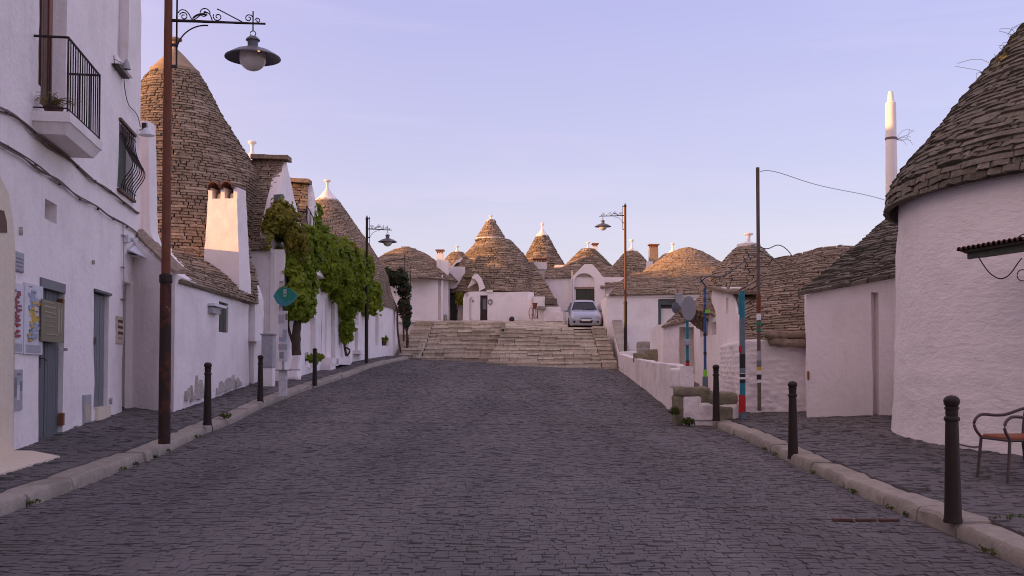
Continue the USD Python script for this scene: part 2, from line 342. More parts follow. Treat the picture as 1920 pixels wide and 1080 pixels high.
def plaster(name, col, dirt=(0.52, 0.47, 0.42), amount=0.46, bump=0.5, bscale=9.0, streak=0.34, flat=1.0):
    """lime wash: soft grey clouds, drips, a little flaking"""
    nodes = {'g': ('geometry', {}), 'n': ('noise_texture', {'scale': 0.9, 'detail': 8.0, 'roughness': 0.65}),
             'm': ('map_range', {'from_min': 0.48, 'from_max': 0.78, 'to_min': 0.0, 'to_max': amount, 'clamp': True}),
             'mp': ('mapping', {'scale': (5.0, 5.0, 0.35)}), 'ns': ('noise_texture', {'scale': 1.6, 'detail': 6.0, 'roughness': 0.7}),
             'ms': ('map_range', {'from_min': 0.55, 'from_max': 0.8, 'to_min': 0.0, 'to_max': streak, 'clamp': True}),
             'nf': ('noise_texture', {'scale': 5.5, 'detail': 7.0, 'roughness': 0.75}),
             'mf': ('map_range', {'from_min': 0.66, 'from_max': 0.70, 'to_min': 0.0, 'to_max': 0.35, 'clamp': True}),
             'c1': ('mix_color', {'a': col, 'b': dirt}), 'c2': ('mix_color', {'b': (0.46, 0.43, 0.42)}), 'c3': ('mix_color', {'b': (0.50, 0.45, 0.40)}),
             'nm': ('mapping', {'scale': (1.0, 1.0, flat)}), 'nb': ('noise_texture', {'scale': bscale, 'detail': 7.0, 'roughness': 0.6}), 'b': ('bump', {'strength': bump, 'distance': 0.04}),
             'p': ('principled_bsdf', {'roughness': 0.92, 'specular_ior_level': 0.15})}
    links = [('g.position', 'n.vector'), ('n.fac', 'm.value'), ('m.result', 'c1.fac'), ('g.position', 'mp.vector'), ('mp.vector', 'ns.vector'), ('ns.fac', 'ms.value'),
             ('c1.result', 'c2.a'), ('ms.result', 'c2.fac'), ('g.position', 'nf.vector'), ('nf.fac', 'mf.value'), ('c2.result', 'c3.a'), ('mf.result', 'c3.fac'), ('c3.result', 'p.base_color'),
             ('g.position', 'nm.vector'), ('nm.vector', 'nb.vector'), ('nb.fac', 'b.height'), ('b.normal', 'p.normal')]
    M[name] = usdkit.material(stage, f'/World/Looks/{name}', nodes, links, 'p.BSDF')
def leaf(name, cols, trans=0.42):
    ramp = [(i / (len(cols) - 1), c) for i, c in enumerate(cols)]
    nodes = {'g': ('geometry', {}), 'n': ('noise_texture', {'scale': 1.3, 'detail': 3.0}), 'a': ('math', {'math_type': 'multiply_add', 'value2': 0.55}), 's': ('math', {'math_type': 'multiply', 'value2': 0.55}),
             'r': ('rgb_ramp', {'ramp': ramp}), 'p': ('principled_bsdf', {'roughness': 0.55, 'specular_ior_level': 0.3}), 't': ('translucent_bsdf', {}), 'mx': ('mix_closure', {'fac': trans})}
    links = [('g.position', 'n.vector'), ('n.fac', 's.value1'), ('g.random_per_island', 'a.value1'), ('s.value', 'a.value3'), ('a.value', 'r.fac'), ('r.color', 'p.base_color'), ('r.color', 't.color'),
             ('p.BSDF', 'mx.closure1'), ('t.BSDF', 'mx.closure2')]
    M[name] = usdkit.material(stage, f'/World/Looks/{name}', nodes, links, 'mx.closure')

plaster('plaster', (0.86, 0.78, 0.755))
plaster('limewash', (0.83, 0.75, 0.715), amount=0.2, bump=0.25)
plaster('rough_plaster', (0.81, 0.735, 0.72), amount=0.3, bump=0.55, bscale=7.0, streak=0.12, flat=2.4)
plaster('worn_plaster', (0.79, 0.71, 0.675), dirt=(0.36, 0.33, 0.28), amount=0.75, bump=0.7, streak=0.4)
plaster('cream_plaster', (0.70, 0.60, 0.47), dirt=(0.55, 0.44, 0.32), amount=0.5)
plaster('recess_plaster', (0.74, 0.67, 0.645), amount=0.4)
stones('roof_stone', [(0.180, 0.131, 0.092), (0.254, 0.186, 0.132), (0.301, 0.222, 0.162), (0.234, 0.177, 0.132), (0.362, 0.274, 0.200), (0.275, 0.204, 0.146)], grain=0.45, nscale=13.0, patch=(0.15, 0.12, 0.08), pscale=1.1)
stones('roof_stone_dark', [(0.106, 0.089, 0.068), (0.154, 0.131, 0.100), (0.191, 0.163, 0.125), (0.138, 0.121, 0.095), (0.217, 0.189, 0.148)], grain=0.5, nscale=15.0, patch=(0.085, 0.075, 0.058), pscale=1.3)
plain('roof_bed', (0.075, 0.062, 0.05), 0.95, var=0.3)  # bed under the slabs, toned dark to deepen the shade in the gaps
stones('limestone', [(0.365, 0.297, 0.220), (0.486, 0.405, 0.311), (0.583, 0.496, 0.390), (0.438, 0.363, 0.281), (0.633, 0.544, 0.439), (0.401, 0.333, 0.256)], grain=0.36, patch=(0.20, 0.185, 0.13), pscale=0.9)
stones('kerb_stone', [(0.30, 0.26, 0.215), (0.36, 0.315, 0.26), (0.33, 0.285, 0.235)], grain=0.25, patch=(0.17, 0.155, 0.12), pscale=1.3)
stones('mossy_stone', [(0.19, 0.165, 0.11), (0.25, 0.22, 0.15), (0.22, 0.19, 0.13)], grain=0.35, patch=(0.09, 0.085, 0.045), pscale=1.8)
stones('sett', [(0.110, 0.098, 0.092), (0.119, 0.106, 0.100), (0.125, 0.110, 0.103), (0.113, 0.102, 0.099), (0.121, 0.107, 0.098)], grain=0.16, rough=0.72, bump=0.35, bscale=55.0, spec=0.3, patch=(0.085, 0.079, 0.082), pscale=0.28, streak=0.30)
plain('joint', (0.090, 0.079, 0.072), 0.95, var=0.3, scale=9.0)
plain('earth', (0.20, 0.17, 0.13), 0.95, var=0.25, scale=2.0, bump=0.5)
plain('brown_iron', (0.022, 0.0115, 0.009), 0.55, spec=0.3, var=0.25, scale=14.0, bump=0.15)
plain('black_iron', (0.022, 0.018, 0.018), 0.5, spec=0.4, var=0.2)
plain('lamp_grey', (0.085, 0.085, 0.095), 0.45, spec=0.5, var=0.15)
plain('rust_paint', (0.155, 0.05, 0.023), 0.6, var=0.22, scale=9.0, bump=0.1)
plain('old_wood', (0.11, 0.055, 0.032), 0.7, var=0.3, scale=12.0)
plain('grey_boards', (0.105, 0.112, 0.118), 0.6, var=0.12, scale=8.0)
plain('grey_boards_light', (0.17, 0.172, 0.178), 0.6, var=0.12, scale=8.0)
plain('dark_gap', (0.02, 0.018, 0.018), 0.9)
plain('dark_green_wood', (0.055, 0.06, 0.042), 0.65, var=0.3, scale=9.0)
plain('brown_door', (0.045, 0.026, 0.022), 0.6, var=0.25)
plain('olive_sheet', (0.19, 0.165, 0.10), 0.6, var=0.12)
plain('olive_light', (0.33, 0.29, 0.19), 0.6, var=0.12)
plain('paper', (0.62, 0.60, 0.63), 0.7, var=0.10, scale=9.0)
plain('paper_grey', (0.36, 0.35, 0.37), 0.7, var=0.2, scale=18.0)
plain('ink_red', (0.30, 0.055, 0.06), 0.6); plain('ink_blue', (0.10, 0.13, 0.24), 0.6); plain('ink_grey', (0.19, 0.19, 0.21), 0.6)
plain('ink_yellow', (0.55, 0.36, 0.05), 0.6, var=0.25); plain('ink_pale_blue', (0.30, 0.34, 0.43), 0.6, var=0.3, scale=20.0)
plain('cream_sign', (0.48, 0.40, 0.31), 0.7, var=0.2)
plain('meter_grey', (0.36, 0.355, 0.36), 0.6, var=0.15)
plain('teal_paint', (0.012, 0.17, 0.22), 0.45, spec=0.4, var=0.2); plain('blue_paint', (0.02, 0.075, 0.21), 0.45, spec=0.4, var=0.2)
plain('grey_blue_paint', (0.13, 0.17, 0.20), 0.55, var=0.2)
plain('lime_sticker', (0.22, 0.62, 0.05), 0.5); plain('red_sticker', (0.42, 0.02, 0.02), 0.5); plain('white_sticker', (0.7, 0.69, 0.68), 0.5); plain('black_sticker', (0.02, 0.02, 0.022), 0.5)
plain('yellow_sticker', (0.6, 0.40, 0.04), 0.5); plain('green_sticker', (0.02, 0.20, 0.10), 0.5)
plain('pole_wood', (0.13, 0.095, 0.08), 0.75, var=0.3, scale=10.0)
plain('sign_green', (0.006, 0.175, 0.115), 0.4, spec=0.4, var=0.08); plain('sign_teal', (0.03, 0.19, 0.22), 0.4, spec=0.4, var=0.08)
plain('post_white', (0.56, 0.53, 0.54), 0.6, var=0.25, scale=16.0)
plain('disc_grey', (0.27, 0.27, 0.285), 0.5, metal=0.2, var=0.08); plain('disc_dark', (0.15, 0.15, 0.165), 0.5, metal=0.2, var=0.08)
plain('cable', (0.16, 0.125, 0.11), 0.7, var=0.25); plain('cable_dark', (0.035, 0.03, 0.03), 0.6)
plain('terracotta', (0.30, 0.13, 0.08), 0.85, var=0.3, scale=12.0); plain('terracotta_dark', (0.10, 0.045, 0.035), 0.85, var=0.3, scale=12.0)
plain('tan_render', (0.30, 0.21, 0.14), 0.9, var=0.25)
plain('bark', (0.075, 0.05, 0.038), 0.9, var=0.3, scale=14.0, bump=0.5)
plain('canopy_dark', (0.045, 0.035, 0.028), 0.8, var=0.3)
plain('seat_orange', (0.24, 0.07, 0.026), 0.6, var=0.2, scale=15.0)
plain('chair_metal', (0.06, 0.035, 0.028), 0.45, spec=0.5, var=0.15)
plain('car_silver', (0.34, 0.355, 0.40), 0.30, metal=0.5, spec=0.5, var=0.02, coat_weight=0.7, coat_roughness=0.06)
plain('car_black', (0.014, 0.014, 0.015), 0.55, var=0.1); plain('tyre', (0.016, 0.016, 0.017), 0.85, var=0.1); plain('chrome', (0.7, 0.7, 0.72), 0.12, metal=1.0, var=0.02)
plain('head_lens', (0.62, 0.62, 0.66), 0.12, spec=0.7, var=0.1, metal=0.3); plain('car_interior', (0.05, 0.05, 0.052), 0.8); plain('tan_seat', (0.42, 0.22, 0.09), 0.7)
plain('plate', (0.66, 0.62, 0.60), 0.5, var=0.05)
plain('rust', (0.20, 0.07, 0.03), 0.8, var=0.3, scale=20.0)
plain('white_fitting', (0.66, 0.66, 0.68), 0.45, spec=0.4, var=0.05)
plain('dry_grass', (0.20, 0.15, 0.06), 0.8, var=0.3)
plain('flower_red', (0.32, 0.03, 0.07), 0.6, var=0.3)
leaf('vine_leaf', [(0.115, 0.176, 0.014), (0.203, 0.267, 0.019), (0.290, 0.332, 0.024), (0.385, 0.370, 0.034), (0.446, 0.351, 0.048)])
leaf('vine_leaf_red', [(0.156, 0.194, 0.022), (0.247, 0.213, 0.029), (0.351, 0.175, 0.033), (0.416, 0.125, 0.033)])
leaf('dark_leaf', [(0.025, 0.038, 0.014), (0.042, 0.056, 0.019), (0.06, 0.065, 0.028), (0.075, 0.05, 0.032)], 0.2)
leaf('weed', [(0.05, 0.075, 0.012), (0.09, 0.11, 0.02), (0.14, 0.13, 0.03)])
M['pane'] = usdkit.material(stage, '/World/Looks/pane', {'f': ('fresnel', {'IOR': 1.5}), 't': ('transparent_bsdf', {'color': (0.72, 0.80, 0.80)}), 'g': ('glossy_bsdf', {'color': (1, 1, 1), 'roughness': 0.02}), 'm': ('mix_closure', {})},
    [('f.fac', 'm.fac'), ('t.BSDF', 'm.closure1'), ('g.BSDF', 'm.closure2')], 'm.closure')
M['globe'] = usdkit.material(stage, '/World/Looks/globe', {'p': ('principled_bsdf', {'base_color': (0.78, 0.72, 0.72), 'roughness': 0.2, 'transmission_weight': 0.3, 'specular_ior_level': 0.5})}, [], 'p.BSDF')
M['bulb'] = usdkit.material(stage, '/World/Looks/bulb', {'e': ('emission', {'color': (1.0, 0.45, 0.08), 'strength': 2.5})}, [], 'e.emission')

plain('flaked', (0.42, 0.37, 0.33), 0.95, var=0.3, scale=14.0)
plain('crack', (0.16, 0.13, 0.11), 0.95, var=0.3)

M['worn_iron'] = usdkit.material(stage, '/World/Looks/worn_iron', {'g': ('geometry', {}), 'n': ('noise_texture', {'scale': 4.0, 'detail': 7.0, 'roughness': 0.65}), 'r': ('rgb_ramp', {'ramp': [(0.0, (0.022, 0.011, 0.008)), (0.5, (0.026, 0.013, 0.009)), (0.54, (0.085, 0.022, 0.012)), (0.62, (0.06, 0.02, 0.012)), (0.645, (0.26, 0.21, 0.16)), (1.0, (0.3, 0.25, 0.2))]}), 'b': ('bump', {'strength': 0.3, 'distance': 0.01}), 'p': ('principled_bsdf', {'roughness': 0.6, 'specular_ior_level': 0.3})},
    [('g.position', 'n.vector'), ('n.fac', 'r.fac'), ('r.color', 'p.base_color'), ('n.fac', 'b.height'), ('b.normal', 'p.normal')], 'p.BSDF')
plain('post_brown', (0.105, 0.045, 0.026), 0.6, var=0.22, scale=9.0, bump=0.1)
# ------------------------------------------------------------------ terrain, road, pavements, kerbs
def sheet(xs, ys, zf):
    x, y = np.meshgrid(xs, ys, indexing='ij'); v = np.stack([x, y, zf(x, y)], -1).reshape(-1, 3); n = len(ys)
    i, j = np.meshgrid(np.arange(len(xs) - 1), np.arange(n - 1), indexing='ij')
    q = np.stack([i * n + j, (i + 1) * n + j, (i + 1) * n + j + 1, i * n + j + 1], -1).reshape(-1, 4)
    return (v, np.vstack([q[:, [0, 1, 2]], q[:, [0, 2, 3]]]))
def band(lo, hi, ys, zf, n=10):
    t = np.linspace(0, 1, n); x = lo(ys)[None] * (1 - t[:, None]) + hi(ys)[None] * t[:, None]; y = np.broadcast_to(ys, x.shape)
    v = np.stack([x, y, zf(x, y)], -1).reshape(-1, 3); k = len(ys)
    i, j = np.meshgrid(np.arange(n - 1), np.arange(k - 1), indexing='ij')
    q = np.stack([i * k + j, (i + 1) * k + j, (i + 1) * k + j + 1, i * k + j + 1], -1).reshape(-1, 4)
    return (v, np.vstack([q[:, [0, 1, 2]], q[:, [0, 2, 3]]]))
def terr(x, y):
    return EYE + np.interp(y, [-60, 8, 18.3, 35, 43.5, 58, 400], [-1.75, -1.75, -1.5, -.85, -.55, 2.2, 2.2])
struct('ground', sheet(np.r_[-600, np.linspace(-60, 60, 13), 600], np.r_[-600, np.linspace(-60, 80, 29), 800], terr), 'earth')

WALLR = np.array([(3.15, 18.4), (4.6, 44), (4.75, 47)])
def rb(y): return np.where(y < 18.3, rk(y), np.interp(y, WALLR[:, 1], WALLR[:, 0]))
road = thing('road', None, None, kind='structure')
YS = np.linspace(-12, 47.2, 60)
obj('road_bed', band(lambda y: lk(y) - .1, lambda y: rb(y) + .1, YS, lambda x, y: road_z(x, y) - .008, 14), 'joint', road, smooth=True)
def setts(y0, y1, lo, hi, zf, dy, wx, seed, keep=None, tiltd=.0045, arc=0.0):
    r = np.random.default_rng(seed); H = []
    y = y0
    while y < y1:
        d = dy * r.uniform(.82, 1.18); a, b = float(lo(y)), float(hi(y)); n = max(2, int((b - a) / wx))
        w = np.exp(r.normal(0, .28, n)); e = a + (b - a) * np.r_[0, np.cumsum(w)] / w.sum(); g = .0012 * r.uniform(.3, 1.7, n)
        x0, x1 = e[:-1] + g, e[1:] - g
        H.append(np.stack([x0, x1, np.full(n, y + .002), np.full(n, y + d - .006 * r.uniform(.4, 2.0)), r.uniform(-.002, .006, n)], 1)); y += d
    H = np.vstack(H); n = len(H)
    x0, x1, ya, yb, h = H.T
    wob = lambda x, y: (noise(np.stack([x * .55, y * .35, 0 * x], -1), seed) - .5) * .22 + (noise(np.stack([x * 2.1, y * .9, 0 * x], -1), seed + 3) - .5) * .035 + arc * x * x
    dx = .0022; C = []
    for top in (0, 1):
        for (x, y, sx, sy) in ((x0, ya, 1, 1), (x1, ya, -1, 1), (x1, yb, -1, -1), (x0, yb, 1, -1)):
            xx = x + (sx * dx * r.uniform(.3, 1.3, n) if top else 0); yy = y + (sy * .003 * r.uniform(.2, 1.4, n) if top else 0)
            yy = yy + wob(x, y); z = zf(xx, yy) + (h + r.normal(0, tiltd, n) * .7 if top else -.05)
            C.append(np.stack([xx, yy, z], -1))
    H = np.stack(C, 1)
    if keep is not None: H = H[keep(H.mean(1))]
    return H
h = setts(4.6, 46.9, lambda y: lk(y) + .02, lambda y: rb(y) - .02, road_z, .088, .105, 3)
emit_pieces(h, 'sett', road, 'sett', 'small_setts', 300, min_px=12)

obj('cross_drain', band(lambda y: lk(y) + .3, lambda y: rk(17) + 0 * y - .1, np.array([18.30, 18.345]), lambda x, y: road_z(x, y) + .012 + .0 * x, 40), 'joint', road)
# pavements
def fl(y): return np.interp(y, [-12, 8, 19.9, 20.0, 27.4, 27.5, 34, 40, 48], [-2.02, -5.37, -7.35, -6.2, -6.6, -6.2, -6.4, -6.3, -5.65])
pl_ = thing('pavement', None, None, kind='structure')
kerb_w = .30
YP = np.linspace(-12, 47.2, 80)
obj('pavement_bed', band(lambda y: fl(y) - .4, lambda y: lk(y) - kerb_w + .05, YP, lambda x, y: pave_l(x, y) - .03, 8), 'joint', pl_, smooth=True)
h = setts(6, 46.8, lambda y: fl(y) - .3, lambda y: lk(y) - kerb_w, pave_l, .115, .17, 11, tiltd=.009)
emit_pieces(h, 'sett', pl_, 'sett', 'small_setts', 120, min_px=12)
R1C, R1R = np.array([9.69, 14.6]), 4.0
pr_ = thing('pavement', None, None, kind='structure')
obj('pavement_bed', band(lambda y: rk(y) + kerb_w - .05, lambda y: 0 * y + 10.0, np.linspace(-12, 20.2, 40), lambda x, y: pave_r(x, y) - .03, 10), 'joint', pr_, smooth=True)
h = setts(5.5, 19.9, lambda y: rk(y) + kerb_w, lambda y: 8.2, pave_r, .11, .165, 12, tiltd=.009, keep=lambda c: np.hypot(c[:, 0] - R1C[0], c[:, 1] - R1C[1]) > R1R - .15)
emit_pieces(h, 'sett', pr_, 'sett', 'small_setts', 220, min_px=12)

def kerb(parent, line, zf, side, seed, y0, y1, label=None):
    """stones along the line x = line(y); side +1: the pavement lies on the +x side"""
    r = np.random.default_rng(seed); y = y0
    while y < y1 - .2:
        L = r.uniform(.8, 1.5); e = min(y + L, y1); k = 7
        ys = np.linspace(y + .007, e - .007, k); w = kerb_w + r.uniform(-.02, .02); dz = r.uniform(-.012, .012); off = r.uniform(-.015, .015)
        sec = [(0, -.16), (.006, .02), (.012, .088), (.04, .118), (w * .6, .125), (w - .012, .122), (w, -.1)]
        v = []
        for q, yy in enumerate(ys):
            end = .012 if q in (0, k - 1) else 0
            for (a, b) in sec:
                n = noise(np.array([[a * 9, yy * 5, b * 9 + seed]]), seed)[0] - .5
                v.append((line(yy) + side * (a + off + n * .022), yy, zf(line(yy), yy) + b + dz + (n * .02 - end if b > 0 else 0)))
        s = len(sec); f = []
        for i in range(k - 1):
            for j in range(s):
                a, b, c, d = i * s + j, i * s + (j + 1) % s, (i + 1) * s + (j + 1) % s, (i + 1) * s + j
                f += [[a, b, c], [a, c, d]]
        f += [[0, j, j + 1] for j in range(1, s - 1)] + [[(k - 1) * s, (k - 1) * s + j + 1, (k - 1) * s + j] for j in range(1, s - 1)]
        obj('kerb_stone', fixwind(trimesh.Trimesh(np.array(v), np.array(f), process=False)), 'kerb_stone', parent, smooth=35); y = e
kl = thing('kerb', None, None, kind='structure'); kerb(kl, lk, road_z, -1, 5, 5.0, 46.9)
kr = thing('kerb', None, None, kind='structure'); kerb(kr, rk, road_z, 1, 6, 4.0, 18.35)
# tan threshold slab on the left pavement
P4 = [W(px, py, 8.9) for px, py in ((-70, 900), (30, 900), (110, 860), (-70, 848))]
def thr(px, py):
    d = ray(px, py); t = 6.0
    for _ in range(60):
        p = d * t + [0, 0, EYE]; t += (p[2] - pave_l(p[0], p[1]))* 2.5
    return d * t + [0, 0, EYE]
tp = [thr(px, py) for px, py in ((-60, 905), (4, 890), (112, 858), (60, 848), (-60, 846))]
o = slab_plate([p + [0, 0, .02] for p in tp], .08, (0, 0, 1)); obj('threshold_stone', o, 'cream_plaster', pl_)

# ------------------------------------------------------------------ the stone stairs
st = thing('stairs', None, None, kind='structure')
def flight(xa, xb, Y0, z0, n, rise, tread, seed, xa_f=None, lean=0.0):
    r = np.random.default_rng(seed); H = []
    for i in range(n):
        y = Y0 + i * tread; a = xa if xa_f is None else xa_f(y); e = a
        while e < xb - .05:
            L = min(r.uniform(.35, 1.25), xb - e);  L = xb - e if xb - e - L < .2 else L
            yo = r.normal(0, .03); g = .004; top = z0 + (i + 1) * rise + r.normal(0, .03) - lean * (e - xa); bot = z0 + i * rise - .05 - lean * (e - xa)
            nose = rise * r.uniform(.36, .50); back = .022 + r.uniform(0, .02)
            for (b0, b1, rec) in ((bot, top - nose - .006, back), (top - nose, top, 0.0)):
                q = [(e + g + r.uniform(0, .008), y + yo + rec, b0), (e + L - g - r.uniform(0, .008), y + yo + rec + r.normal(0, .015), b0), (e + L - g, y + tread + .12, b0), (e + g, y + tread + .12, b0)]
                t = [(p[0] + r.uniform(-.006, .006), p[1] + (r.uniform(.004, .02) if k < 2 else 0), b1 + r.normal(0, .008)) for k, p in enumerate(q)]
                H.append(q + t)
            e += L
    return np.array(H)
hs = np.vstack([
    flight(-1.2, 3.95, 44.0, EYE - .16, 10, .208, .70, 21, xa_f=lambda y: -1.25 + (y - 44) * .135, lean=.012),
    flight(3.97, 4.62, 43.9, EYE - .2, 10, .212, .67, 22),
    flight(-4.3, -.3, 47.0, EYE + .02, 10, .238, .92, 23),
    flight(-5.3, -4.32, 47.4, EYE + .42, 9, .23, 1.0, 24)])
emit_pieces(hs, 'limestone', st, 'step_stone', 'small_step_stones', 300, min_px=8)
core = [(np.array([(-1.0, 44.3, EYE - .6), (4.5, 44.3, EYE - .6), (4.5, 57, EYE - .6), (-.2, 57, EYE - .6), (-1.0, 44.3, EYE - .15), (4.5, 44.3, EYE - .2), (4.5, 57, EYE + 2.45), (-.2, 57, EYE + 2.45)])),
        (np.array([(-5.3, 47.4, EYE - .6), (-.2, 47.4, EYE - .6), (-.2, 57, EYE - .6), (-5.3, 57, EYE - .6), (-5.3, 47.4, EYE + .1), (-.2, 47.4, EYE + .1), (-.2, 57, EYE + 2.2), (-5.3, 57, EYE + 2.2)]))]
obj('stair_core', cat([hexa(c) for c in core]), 'joint', st)
# sloping stone paving above the right flight, then the square
def top_z(x, y): return EYE + np.interp(y, [50.9, 52.4, 57.0, 80], [1.93, 2.02, 2.58, 2.70]) + 0 * x
sq = thing('stone_square', None, None, kind='structure')
obj('paving_bed', sheet(np.linspace(-14, 16, 16), np.r_[np.linspace(56.2, 57, 3), np.linspace(58, 80, 6)], lambda x, y: top_z(x, y) - .05), 'earth', sq)
obj('paving_bed', sheet(np.linspace(-.6, 4.6, 4), np.linspace(50.9, 56.3, 9), lambda x, y: top_z(x, y) - .05), 'earth', sq)
h1 = setts(50.95, 56.2, lambda y: -.35, lambda y: 4.6, top_z, .42, .8, 31, tiltd=.02)
h2 = setts(56.1, 62, lambda y: -9.0, lambda y: 6.5, top_z, .5, .9, 32, tiltd=.02)
emit_pieces(np.vstack([h1, h2]), 'limestone', sq, 'paving_stone', 'small_paving_stones', 120, min_px=10)
obj('retaining_wall', box((-9.4, 56.3, EYE + .9), (8.4, .3, 3.3)), 'worn_plaster', sq)
# the alley behind the low wall on the right, and the ground of the left gaps
struct('alley', band(lambda y: np.interp(y, [18.3, 47], [3.3, 4.7]), lambda y: np.interp(y, [18.3, 47], [8.0, 14.0]), np.linspace(18.4, 47, 30), lambda x, y: road_z(3.5, y) + .10 - .0 * x, 6), 'sett')
# ------------------------------------------------------------------ left side: tall white house
def boards(parent, pl, u0, u1, z0, z1, out, n, mat, t=.03, gap=.012, name='board'):
    w = (u1 - u0) / n
    for i in range(n):
        d = rng.uniform(-.004, .004)
        obj(name, pl.box(u0 + i * w + gap / 2, u0 + (i + 1) * w - gap / 2, z0, z1, out - t, out + d), mat, parent)
PL1 = Plane((-7.35 + .16836 * 13.9, 6.0), (-7.35, 19.9))
def niche(pl, px0, py0, px1, py1, depth): return pl.pbox(px0, py0, px1, py1, -depth, .4)
tall = thing('tall_house', 'tall white plastered house with iron balcony, two grey board doors and posters', 'house')
bk = -PL1.n * 5.0
foot = [PL1.a, PL1.pt(PL1.len, 0)[:2], PL1.pt(PL1.len, 0)[:2] + bk, PL1.a + bk]
cuts = [niche(PL1, 75, -140, 123, 206, .30), niche(PL1, 222, -120, 240.5, 131, .22), niche(PL1, 222, 228, 249, 372, .18), niche(PL1, 85, 372, 107, 420, .35),
        niche(PL1, 76, 524, 118, 817, .14), niche(PL1, 177, 546, 202, 764, .16), niche(PL1, 231, 527, 247, 778, .28)]
wm = wall_from(extr(foot, EYE - 2.2, EYE + 7.75), cuts, refine=.22, amp=.006, big=.035, seed=3)
obj('wall', wm, 'plaster', tall, smooth=40)
# upper tall opening with brown shutter frame
f = obj('balcony_door', PL1.pbox(75.5, -130, 93, 206, -.24, -.02), 'old_wood', tall)
u0, _ = PL1.uz(77, 100); u1, _ = PL1.uz(92, 100); zt = Z(-130, 13.5); zb = PL1.uz(90, 206)[1]
boards(f, PL1, u0, u1, zb, zt, .0, 4, 'old_wood')
obj('shutter_edge', PL1.pbox(92, -130, 94, 206, -.2, .02), 'rust_paint', f)
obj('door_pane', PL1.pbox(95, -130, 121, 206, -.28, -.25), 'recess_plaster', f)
# balcony
bu0, bz = PL1.uz(62, 208); bz = PL1.uz(62, 208)[1]
BU0, BU1, BO = bu0, bu0 + 1.74, .42
bal = obj('balcony', bbox_((0, 0, 0), (.01, .01, .01), .003), 'plaster', tall) if False else None
c = PL1.box(BU0 - .03, BU1 + .03, bz - .13, bz, -.05, BO + .04)
low = [PL1.pt(u, z, o) for z, ins in ((bz - .27, .10), (bz - .128, .0)) for (u, o) in ((BU0 + ins, -.05), (BU1 - ins, -.05), (BU1 - ins, BO + .03 - ins * .8), (BU0 + ins, BO + .03 - ins * .8))]
bal = obj('balcony', cat([c, hexa(low)]), 'plaster', tall)
rail = []
zt = bz + .98
tr = [PL1.pt(BU0, zt, -.02), PL1.pt(BU0, zt, BO), PL1.pt(BU1, zt, BO), PL1.pt(BU1, zt, -.02)]
for a, b in zip(tr[:-1], tr[1:]): rail.append(tube([a, b], .017, 6))
obj('top_rail', cat(rail), 'brown_iron', bal)
rail = [tube([a - [0, 0, .93], b - [0, 0, .93]], .010, 5) for a, b in zip(tr[:-1], tr[1:])]
obj('bottom_rail', cat(rail), 'brown_iron', bal)
spots = [(BU0, .2), (BU1, .14), (BU1, .28)] + [(BU0 + (BU1 - BU0) * i / 14, BO) for i in range(15)]
for u, o in spots: obj('baluster', tube([PL1.pt(u, bz - .0, o), PL1.pt(u, zt, o)], .009 if 0 < (u - BU0) < 1.73 else .014, 5), 'brown_iron', bal)
# deep small window, upper window
obj('window_shutter', PL1.pbox(85.5, 373, 106.5, 419, -.349, -.32), 'recess_plaster', tall)
w = obj('window', PL1.pbox(222.5, -110, 240, 130, -.21, -.17), 'recess_plaster', tall)
obj('sill', PL1.pbox(221, 128, 242, 133, -.2, .07), 'limewash', w)
# barred window
w = obj('barred_window', PL1.pbox(222.5, 229, 248.5, 371, -.17, -.13), 'dark_green_wood', tall)
u0, zt = PL1.uz(222, 226); u1, zb = PL1.uz(248.5, 375)
obj('frame', cat([PL1.box(u0 - .03, u1 + .03, zt, zt + .05, -.02, .06), PL1.box(u0 - .03, u1 + .03, zb - .05, zb, -.02, .06)]), 'old_wood', w)
for i in range(8):
    u = u0 + (u1 - u0) * (i + .5) / 8
    prof = [(0, .05), (.12, .05), (.3, .08), (.5, .19), (.62, .24), (.74, .18), (.88, .07), (1, .05)]
    obj('iron_bar', tube(spline([PL1.pt(u, zt + (zb - zt) * a, o) for a, o in prof], 18), .010, 5), 'brown_iron', w)
for a, o in ((.08, .05), (.5, .19), (.93, .06)):
    obj('iron_bar', tube([PL1.pt(u0, zt + (zb - zt) * a, o), PL1.pt(u1, zt + (zb - zt) * a, o)], .010, 5), 'brown_iron', w)
# doors
u0, zt = PL1.uz(76, 524); u1, zb = PL1.uz(118, 817)
d = obj('board_door', PL1.box(u0, u1, zb, zt, -.139, -.10), 'dark_gap', tall)
boards(d, PL1, u0 + .04, u1 - .05, zb, zt - .10, -.06, 8, 'grey_boards')
obj('lintel', PL1.box(u0, u1, zt - .10, zt + .03, -.12, .015), 'grey_boards_light', d)
obj('latch', cat([PL1.pbox(78, 668, 81, 690, -.06, -.03), tube([PL1.at(78, 672, -.02), PL1.at(80, 672, .02), PL1.at(87, 676, .0)], .010)]), 'black_iron', d)
for py in (560, 775): obj('hinge', PL1.pbox(116.2, py, 119.5, py + 22, -.05, .012), 'ink_red' if False else 'rust', d)
u0, zt = PL1.uz(177, 546); u1, zb = PL1.uz(202, 764)
d = obj('board_door', PL1.box(u0, u1, zb, zt, -.159, -.12), 'dark_gap', tall)
boards(d, PL1, u0 + .02, u1 - .02, zb, zt - .02, -.07, 6, 'grey_boards_light')
obj('latch', PL1.pbox(180, 632, 184, 646, -.07, -.03), 'black_iron', d)
obj('lintel', PL1.box(u0 - .02, u1 + .1, zt, zt + .04, -.1, .03), 'grey_boards', d)
obj('door_step', PL1.pbox(177, 765, 201, 784, -.1, .06), 'cream_plaster', tall)
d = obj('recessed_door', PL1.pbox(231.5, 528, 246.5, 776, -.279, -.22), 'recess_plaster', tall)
obj('door_edge', PL1.pbox(246.2, 527, 249.5, 780, -.1, .03), 'limewash', tall)
